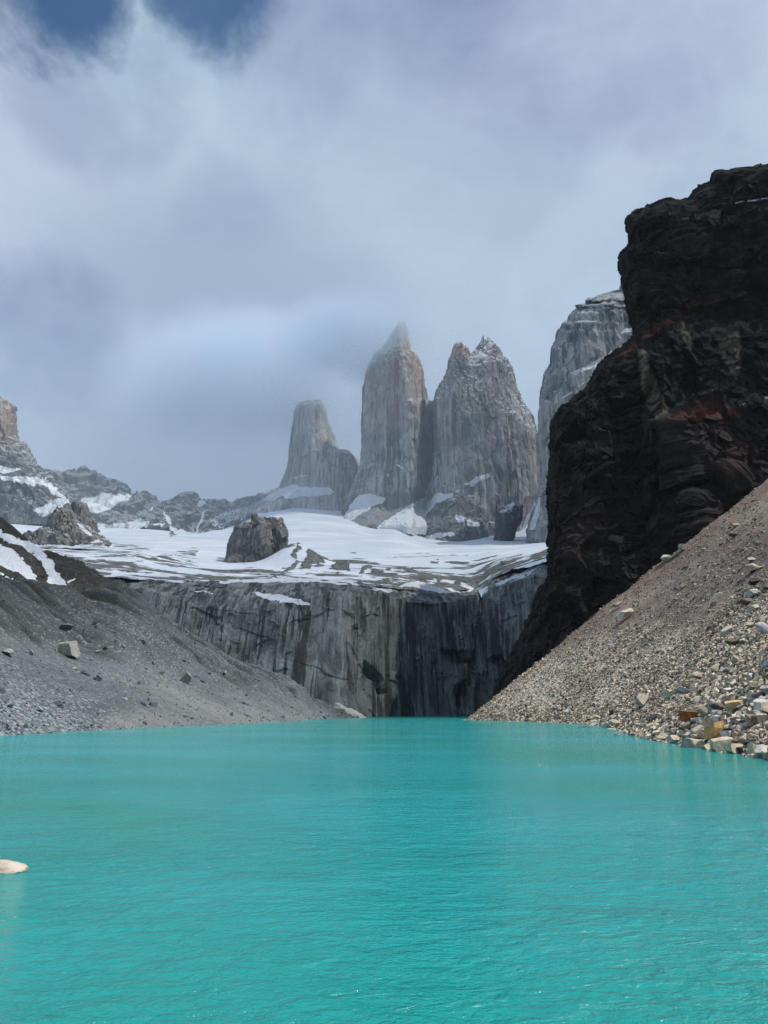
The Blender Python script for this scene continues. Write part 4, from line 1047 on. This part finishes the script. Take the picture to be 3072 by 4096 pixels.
# left end of the boulder shore: photo px = 2100 + x*0.3315, 2780 + y*0.3315
SH2 = [(740, 480, 230, 85, (0.38, 0.38, 0.34), 'low smooth grey boulder at the tip of the bouldery shore', dict(cuts=14)),
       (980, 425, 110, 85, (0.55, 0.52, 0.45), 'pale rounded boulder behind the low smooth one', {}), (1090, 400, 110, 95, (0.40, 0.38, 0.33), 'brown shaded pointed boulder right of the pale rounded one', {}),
       (945, 485, 80, 45, cream, 'small cream stone at the waterline right of the low smooth boulder', {}), (1040, 450, 90, 40, cream, 'flat cream stone below the pointed boulder', {}),
       (1060, 490, 60, 40, (0.2, 0.19, 0.18), 'dark little stone at the waterline right of the small cream one', {}), (1130, 560, 100, 60, cream, 'tilted white slab leaning out of the water', dict(roll=0.7)),
       (1210, 575, 90, 50, white, 'pale flat rock at the waterline right of the tilted slab', {}), (1510, 640, 160, 65, (0.48, 0.42, 0.34), 'brown topped wedge rock with a black front at the waterline', {}),
       (1490, 520, 120, 60, cream, 'cream wedge above the waterline on the middle shore', {}), (1420, 120, 170, 130, (0.42, 0.40, 0.35), 'large grey boulder high above the middle shore', dict(cuts=7)), (1040, 240, 80, 80, (0.22, 0.19, 0.17), 'dark brown leaning slab above the shore tip', dict(roll=-0.7)),
       (500, 215, 60, 30, white, 'small white slab up the gravel left of the shore tip', dict(roll=-0.4)), (1330, 590, 60, 70, (0.3, 0.3, 0.29), 'grey upright stone at the waterline left of the brown topped wedge', {})]
for i, (x, y, w_, h_, c, lab, kw) in enumerate(SH2):
    bpx(2100 + x * 0.3315, 2780 + y * 0.3315, w_ * 0.3315, h_ * 0.3315, c, lab, 1000 + i, **kw)
# up on the slope: photo px = 2300 + x*0.4654, 2000 + y*0.4654
SH3 = [(440, 1030, 140, 75, (0.56, 0.52, 0.44), 'long tilted cream block lying alone on the open scree', dict(roll=-0.65, cuts=7)),
       (455, 698, 66, 38, white, 'squat white block near the cliff foot with a black underside', {}), (918, 765, 66, 40, cream, 'round topped cream boulder alone high on the scree', {}),
       (910, 370, 130, 70, (0.42, 0.38, 0.30), 'large olive slab with a black front in the upper boulder row', {}), (835, 455, 130, 80, white, 'bright white slab below the olive one in the upper boulder row', dict(roll=-0.5, cuts=6)),
       (785, 530, 100, 60, (0.55, 0.52, 0.45), 'pale boulder at the lower end of the upper boulder row', {}), (925, 435, 80, 55, (0.34, 0.32, 0.28), 'grey pyramid rock right of the bright white slab', {}),
       (860, 490, 60, 45, (0.45, 0.43, 0.38), 'small tan cube under the grey pyramid rock', {}), (990, 112, 76, 34, white, 'white wedge near the top of the scree', {}),
       (1310, 20, 120, 26, white, 'long white slab at the very top of the scree', dict(dep=2.5)), (1515, 530, 66, 40, (0.5, 0.49, 0.45), 'pale stone below the brown patch near the right edge', {}),
       (1530, 620, 110, 70, (0.45, 0.42, 0.36), 'mottled grey boulder below the pale stone near the right edge', {}), (1540, 735, 90, 55, darkc, 'black boulder above the field of pale blocks', {}),
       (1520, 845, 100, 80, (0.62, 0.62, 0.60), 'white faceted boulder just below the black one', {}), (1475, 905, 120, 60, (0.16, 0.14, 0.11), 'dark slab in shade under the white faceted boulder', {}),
       (1225, 880, 120, 40, (0.50, 0.46, 0.40), 'narrow tan rib of rock slanting up the scree', dict(roll=-0.75)), (1300, 1190, 130, 55, (0.52, 0.50, 0.46), 'smooth pale slab above the boulder field', dict(roll=-0.45)),
       (310, 850, 90, 45, (0.30, 0.28, 0.25), 'brown slab on end near the cliff foot', dict(roll=-0.9)), (375, 930, 80, 34, (0.4, 0.38, 0.34), 'tan slab just above the long tilted cream block', dict(roll=-0.5)),
       (945, 610, 80, 28, (0.13, 0.11, 0.10), 'dark flat slab in the middle of the scree', dict(roll=-0.4)), (1380, 235, 80, 30, cream, 'cream slab high on the right part of the scree', {}), (1360, 325, 80, 36, (0.18, 0.16, 0.14), 'dark boulder below the cream slab on the upper scree', {})]
for i, (x, y, w_, h_, c, lab, kw) in enumerate(SH3):
    bpx(2300 + x * 0.4654, 2000 + y * 0.4654, w_ * 0.4654, h_ * 0.4654, c, lab, 1100 + i, sub=2, **kw)
# left moraine boulders: photo px = x*0.4822, 2400 + y*0.4822
SH4 = [(565, 460, 160, 135, (0.30, 0.31, 0.29), 'largest boulder on the left moraine, pale with a dark foot', dict(cuts=8)), (50, 450, 130, 55, (0.27, 0.29, 0.28), 'wide pale boulder at the left edge of the moraine', {}),
       (1545, 690, 90, 105, (0.27, 0.27, 0.25), 'tall brownish boulder at the right end of the moraine gravel', dict(roll=0.5)), (260, 455, 45, 55, (0.30, 0.32, 0.32), 'upright pale stone left of the largest moraine boulder', {}),
       (685, 605, 50, 35, (0.28, 0.31, 0.31), 'pale stone below and right of the largest moraine boulder', {}), (622, 580, 44, 26, (0.32, 0.34, 0.34), 'small pale stone just below the largest moraine boulder', dict(roll=0.5)),
       (815, 670, 60, 36, (0.22, 0.24, 0.24), 'flat grey slab on the smooth moraine gravel', dict(roll=0.6)), (920, 405, 36, 26, (0.30, 0.32, 0.32), 'whitish stone among the moraine gullies', {}),
       (550, 235, 100, 40, (0.17, 0.18, 0.18), 'dark flat boulder above the largest moraine boulder', dict(roll=0.2)), (1290, 545, 60, 36, (0.28, 0.30, 0.30), 'pale boulder in the stony band of the moraine', {}),
       (1040, 830, 44, 22, (0.31, 0.33, 0.32), 'small pale slab low on the moraine gravel', dict(roll=0.4)), (1370, 205, 44, 26, (0.28, 0.29, 0.28), 'boulder perched on the moraine crest', {}),
       (1335, 615, 60, 24, (0.24, 0.26, 0.26), 'flat stone below the pale boulder of the stony band', {}), (800, 440, 60, 30, (0.24, 0.26, 0.26), 'grey stone right of the largest moraine boulder', {}),
       (1185, 355, 50, 28, (0.19, 0.20, 0.20), 'dark stone on the upper moraine near its crest', {}), (530, 855, 44, 26, (0.21, 0.22, 0.23), 'grey block low on the moraine near the shore', {})]
for i, (x, y, w_, h_, c, lab, kw) in enumerate(SH4):
    bpx(x * 0.4822, 2400 + y * 0.4822, w_ * 0.4822, h_ * 0.4822, c, lab, 1200 + i, surf='m', sub=2, **kw)
# the rock in the shallows at the left
a, b = ray(-25, 3490); p = np.array([a * (-CH / b), -CH / b, 0.0])
o = boulder(p + np.array([-0.1, 0.25, 0]), 1.4, 0.40, (0.50, 0.45, 0.38), 'pale flat rock just breaking the water at the left edge in front', 1301, sink=0.5, dep=0.9, cuts=3, rounded=True)

# unnamed boulders of the right shore and slope
r = np.random.default_rng(77)
def scatter_group(n, poly, smin, smax, label, group, seedb, palette, surf='s', flat=0.7):
    k = 0; P_ = np.array(poly)
    while k < n:
        x = r.uniform(P_[:, 0].min(), P_[:, 0].max()); y = r.uniform(P_[:, 1].min(), P_[:, 1].max())
        if poly_in(np.array([x]), np.array([y]), poly)[0] < 0: continue
        s = smin + (smax - smin) * r.random() ** 2.2
        c = np.array(palette[r.integers(len(palette))]) * r.uniform(0.8, 1.15)
        bpx(x, y, s * r.uniform(0.9, 1.4), s * r.uniform(flat - 0.2, flat + 0.2), c, label, seedb + k, surf=surf, group=group, sub=2, roll=r.uniform(-0.4, 0.4), yaw=r.uniform(-0.5, 0.5), cuts=8)
        k += 1
scatter_group(84, [(2560, 2962), (2720, 2940), (2760, 2870), (2860, 2830), (3090, 2790), (3090, 3040), (2900, 3000), (2730, 2988)], 22, 64, 'angular cream or grey boulder in the crowded pile at the right shore', 'boulders crowded at the right shore', 2000, PAL)
scatter_group(42, [(2700, 2760), (2900, 2620), (2960, 2440), (3090, 2330), (3090, 2800), (2760, 2860)], 16, 56, 'pale angular boulder in the boulder field above the right shore', 'boulders in the field above the right shore', 3000, PAL)
scatter_group(30, [(2290, 2895), (2420, 2860), (2560, 2880), (2620, 2960), (2440, 2925)], 9, 26, 'cream boulder along the water at the middle of the right shore', 'boulders along the middle of the right shore', 4000, PAL)
scatter_group(30, [(2400, 2480), (2750, 2120), (3080, 1880), (3090, 2320), (2900, 2350), (2650, 2500), (2500, 2620)], 6, 26, 'stray pale or brown block lying on the upper scree slope', 'stray blocks on the upper scree', 5000, PAL, flat=0.45)
scatter_group(22, [(560, 2640), (680, 2590), (860, 2680), (1080, 2760), (1000, 2790), (760, 2720)], 5, 15, 'pale stone in the stony band across the left moraine', 'stones in the band across the left moraine', 6000, [(0.26, 0.28, 0.28), (0.2, 0.21, 0.21)], surf='m')
print('boulders', bcount[0])

def pale_at(x, y):
    px_, py_ = topx(np.stack([x, y, scree_z(x, y)], -1))
    a = sst(poly_in(px_, py_, [(1850, 2890), (2050, 2680), (2350, 2580), (2550, 2520), (2800, 2600), (2900, 2450), (3300, 2330), (3300, 3200), (1850, 2900)]), -80, 60)
    b = sst(poly_in(px_, py_, [(2450, 2990), (2700, 2820), (2880, 2650), (2980, 2420), (3400, 2300), (3400, 3200)]), -50, 50)
    return a, b
def scree_rubble():
    r = np.random.default_rng(21)
    n = 420000
    y = np.exp(r.uniform(math.log(42), math.log(560), n)); px = r.uniform(1830, 3150, n)
    a, _ = ray(px, 2846.0); x = a * y
    d = x - interp(y, SH)
    keep = (d > -0.8) & (x < 330)
    x, y, d = x[keep], y[keep], d[keep]
    z = scree_z(x, y)
    px_, py_ = topx(np.stack([x, y, z], -1))
    pa, pb = pale_at(x, y)
    clump = 0.5 + 0.5 * fbm(np.stack([x, y, z], -1), 9, 3, seed=33)
    clump2 = fbm(np.stack([x * 0.12, y + 0.1 * x, 0 * x], -1), 16, 4, seed=34)
    dens = np.clip(0.34 + 0.75 * pa * clump + 0.5 * pb + 0.5 * clump2 + 0.7 * sst(d, 6, 0), 0.05, 1)
    keep = (r.random(len(x)) < dens) & (px_ < 3150) & (py_ > 1750)
    x, y, z, d, pa, pb = x[keep], y[keep], z[keep], d[keep], pa[keep], pb[keep]
    n = len(x)
    u = r.random(n)
    size = 0.17 * (1 - u) ** (-0.50)
    size = size * (0.75 + 1.0 * pb + 0.5 * sst(d, 10, 0)) * (1 + 0.0025 * y)
    qx, qy = topx(np.stack([x, y, z], -1)); ok = np.ones(len(x), bool)
    for hx, hy, hw, hh, hd in HEROBOX:
        ok &= ~((np.abs(qx - hx) < 0.5 * hw + 2) & (qy > hy - hh) & (qy < hy + 0.12 * hh + 60.0 * size * 50 / hd * 0.3) & (y < hd + 0.6 * hw * hd / F))
    x, y, z, d, pa, pb, size = x[ok], y[ok], z[ok], d[ok], pa[ok], pb[ok], size[ok]
    # stones under a third of a render pixel add nothing
    size = np.clip(size, 0.0, 1.1)
    vis = size > 0.0010 * y
    x, y, z, size, pa, pb = x[vis], y[vis], z[vis], size[vis], pa[vis], pb[vis]
    n = len(x)
    if n > 150000:
        s = r.permutation(n)[:150000]; x, y, z, size, pa, pb = x[s], y[s], z[s], size[s], pa[s], pb[s]; n = 150000
    tone = np.clip(r.beta(0.75, 0.85, n) * (0.85 + 0.30 * pa + 0.2 * pb) + 0.03, 0, 1)
    hue = (r.random(n) < 0.14) * r.random(n)
    subs = np.where(size / y > 0.008, 1, 0)
    print('scree rubble', n, (subs > 0).sum())
    merged('scree_rubble', np.stack([x, y, z + size * 0.12], -1), size, M['rubble'], tone, hue, subs, 5, 'loose angular rubble and stones covering the right scree slope', 'rubble')
scree_rubble()

def moraine_rubble():
    r = np.random.default_rng(22)
    n = 6000
    i = r.integers(6, 470, n); j = r.integers(150, 858, n)
    p = MOR[i, j] + r.uniform(-0.4, 0.4, (n, 3)) * np.array([1, 1, 0])
    dist = p[:, 1]
    px_, py_ = topx(p)
    u = r.random(n)
    size = 0.22 * (1 - u) ** (-0.40) * (1 + 0.5 * sst(px_, 500, 0) * sst(py_, 2700, 2900))
    size = np.clip(size, 0, 2.6)
    keep = (size > 0.0016 * dist) & (p[:, 2] > -0.2) & (px_ > -40)
    p, size, dist = p[keep], size[keep], dist[keep]; n = len(p)
    tone = np.clip(r.beta(2, 3, n) * 0.55 + 0.10, 0, 1); hue = 0.6 + 0.4 * r.random(n)
    print('moraine rubble', n)
    merged('moraine_rubble', p + np.array([0, 0, 0.05]), size, coolmat(), tone, hue, np.where(size / dist > 0.01, 1, 0), 6, 'small grey stones strewn over the left moraine', 'rubble')
moraine_rubble()

# ------------------------------------------------------------------ cloud around the tower tops, and the air
def cloud_box(name, lo, hi, dens, scale, label, seed, thr=(0.42, 0.7), colr=(0.9, 0.93, 0.97)):
    lo, hi = np.array(lo, float), np.array(hi, float)
    c = (lo + hi) / 2; hsz = (hi - lo) / 2
    v, f = ICO[3]
    o = mesh_obj(name, v * hsz + c, f, None or bpy.data.materials.new(name + '_vapour'), origin=c)
    m = o.data.materials[0]; m.use_nodes = True; g = NT(m.node_tree)
    tcn = g.n('ShaderNodeTexCoord').outputs['Object']
    q_ = g.mapping(tcn, tuple(1 / s for s in hsz))
    ln = g.vmath('LENGTH', q_, None, 1)
    nz = g.noise(g.mapping(tcn, (1, 1, 1.4), loc=(seed * 100, 0, 0)), 1.0 / scale, 5, 0.6)
    fall = g.ramp(ln, 1.0, 0.25)
    dd = g.math('MULTIPLY', g.ramp(g.math('ADD', g.math('MULTIPLY', nz, 0.9), g.math('MULTIPLY', g.math('SUBTRACT', fall, 0.5), 0.75)), *thr), dens)
    pv = g.n('ShaderNodeVolumePrincipled', {'Color': tuple(colr) + (1,), 'Density': dd, 'Anisotropy': 0.0})
    out = g.n('ShaderNodeOutputMaterial'); g.l(pv.outputs[0], out.inputs['Volume'])
    tag(o, label, 'cloud', kind='stuff')
    return o
def cpt(px, py, Y): return unp(px, py, Y)
a = cpt(1080, 1470, 2150)
cloud_box('cloud', a - np.array([760, 420, 330]), a + np.array([560, 420, 270]), 0.0075, 230, 'cloud bank wrapped round the top of the left tower', 1, thr=(0.24, 1.05), colr=(0.74, 0.86, 0.98))
a = cpt(1500, 1345, 1900)
cloud_box('cloud', a - np.array([400, 260, 190]), a + np.array([260, 260, 170]), 0.0110, 130, 'thin cloud clinging to the summit of the middle tower', 2, thr=(0.28, 1.05), colr=(0.74, 0.86, 0.98))
# unseen high clouds, added to shade the moraine, headwall and upper cirque
def shade_cloud(sx, sy, rx, ry, rz, tau, label, zc=3100.0):
    v, f = ICO[3]; v = v * (1 + 0.22 * fbm(v * 3.0, 1.0, 3, seed=int(abs(sx)) % 50)[:, None])
    c = np.array([sx, sy, 0]) + SUN / SUN[2] * zc
    m = bpy.data.materials.new('cloud_vapour'); m.use_nodes = True; g = NT(m.node_tree)
    pv = g.n('ShaderNodeVolumePrincipled', {'Color': (0.95, 0.96, 0.98, 1), 'Density': tau / (2 * rz / SUN[2]), 'Anisotropy': 0.3})
    out = g.n('ShaderNodeOutputMaterial'); g.l(pv.outputs[0], out.inputs['Volume'])
    o = mesh_obj('cloud', v * np.array([rx, ry, rz]) + c, f, m, origin=c); tag(o, label, 'cloud', kind='stuff')
shade_cloud(-410, 260, 300, 320, 120, 1.5, 'small unseen high cloud added to shade the left moraine')
shade_cloud(60, 520, 420, 170, 90, 0.8, 'thin unseen high cloud added to shade the granite headwall', 2900.0)
shade_cloud(150, 1400, 1500, 1010, 320, 0.75, 'broad unseen high cloud added to shade the snowfield and towers', 5300.0)
# mist that fills the upper cirque, thickest among the towers
v, f = ICO[3]
mm = bpy.data.materials.new('mist_air'); mm.use_nodes = True; g = NT(mm.node_tree)
tcn = g.n('ShaderNodeTexCoord').outputs['Object']
ln = g.vmath('LENGTH', g.mapping(tcn, (1 / 2600, 1 / 1250, 1 / 1750)), None, 1)
pv = g.n('ShaderNodeVolumePrincipled', {'Color': (0.78, 0.89, 1.0, 1), 'Density': g.ramp(ln, 1.0, 0.35, 0.0, 0.00043), 'Anisotropy': 0.0})
out = g.n('ShaderNodeOutputMaterial'); g.l(pv.outputs[0], out.inputs['Volume'])
o = mesh_obj('mist', v * np.array([2600, 1250, 1750]) + np.array([-400, 2350, 250]), f, mm, origin=(-400, 2350, 250))
tag(o, 'blue grey mist filling the high cirque around the towers', 'mist', kind='stuff')

hz_m = bpy.data.materials.new('haze_air'); hz_m.use_nodes = True; g = NT(hz_m.node_tree)
pv = g.n('ShaderNodeVolumePrincipled', {'Color': (0.75, 0.88, 1.0, 1), 'Density': 0.000018, 'Anisotropy': 0.0})
out = g.n('ShaderNodeOutputMaterial'); g.l(pv.outputs[0], out.inputs['Volume'])
bb = np.array([(x, y, z) for x in (-4600, 4600) for y in (-1600, 4600) for z in (-7, 1500)], float)
fb = np.array([(0, 1, 3, 2), (4, 6, 7, 5), (0, 4, 5, 1), (2, 3, 7, 6), (0, 2, 6, 4), (1, 5, 7, 3)])
o = mesh_obj('haze', bb, fb, hz_m, smooth=False); tag(o, 'thin blue haze filling the valley', 'haze', kind='stuff')
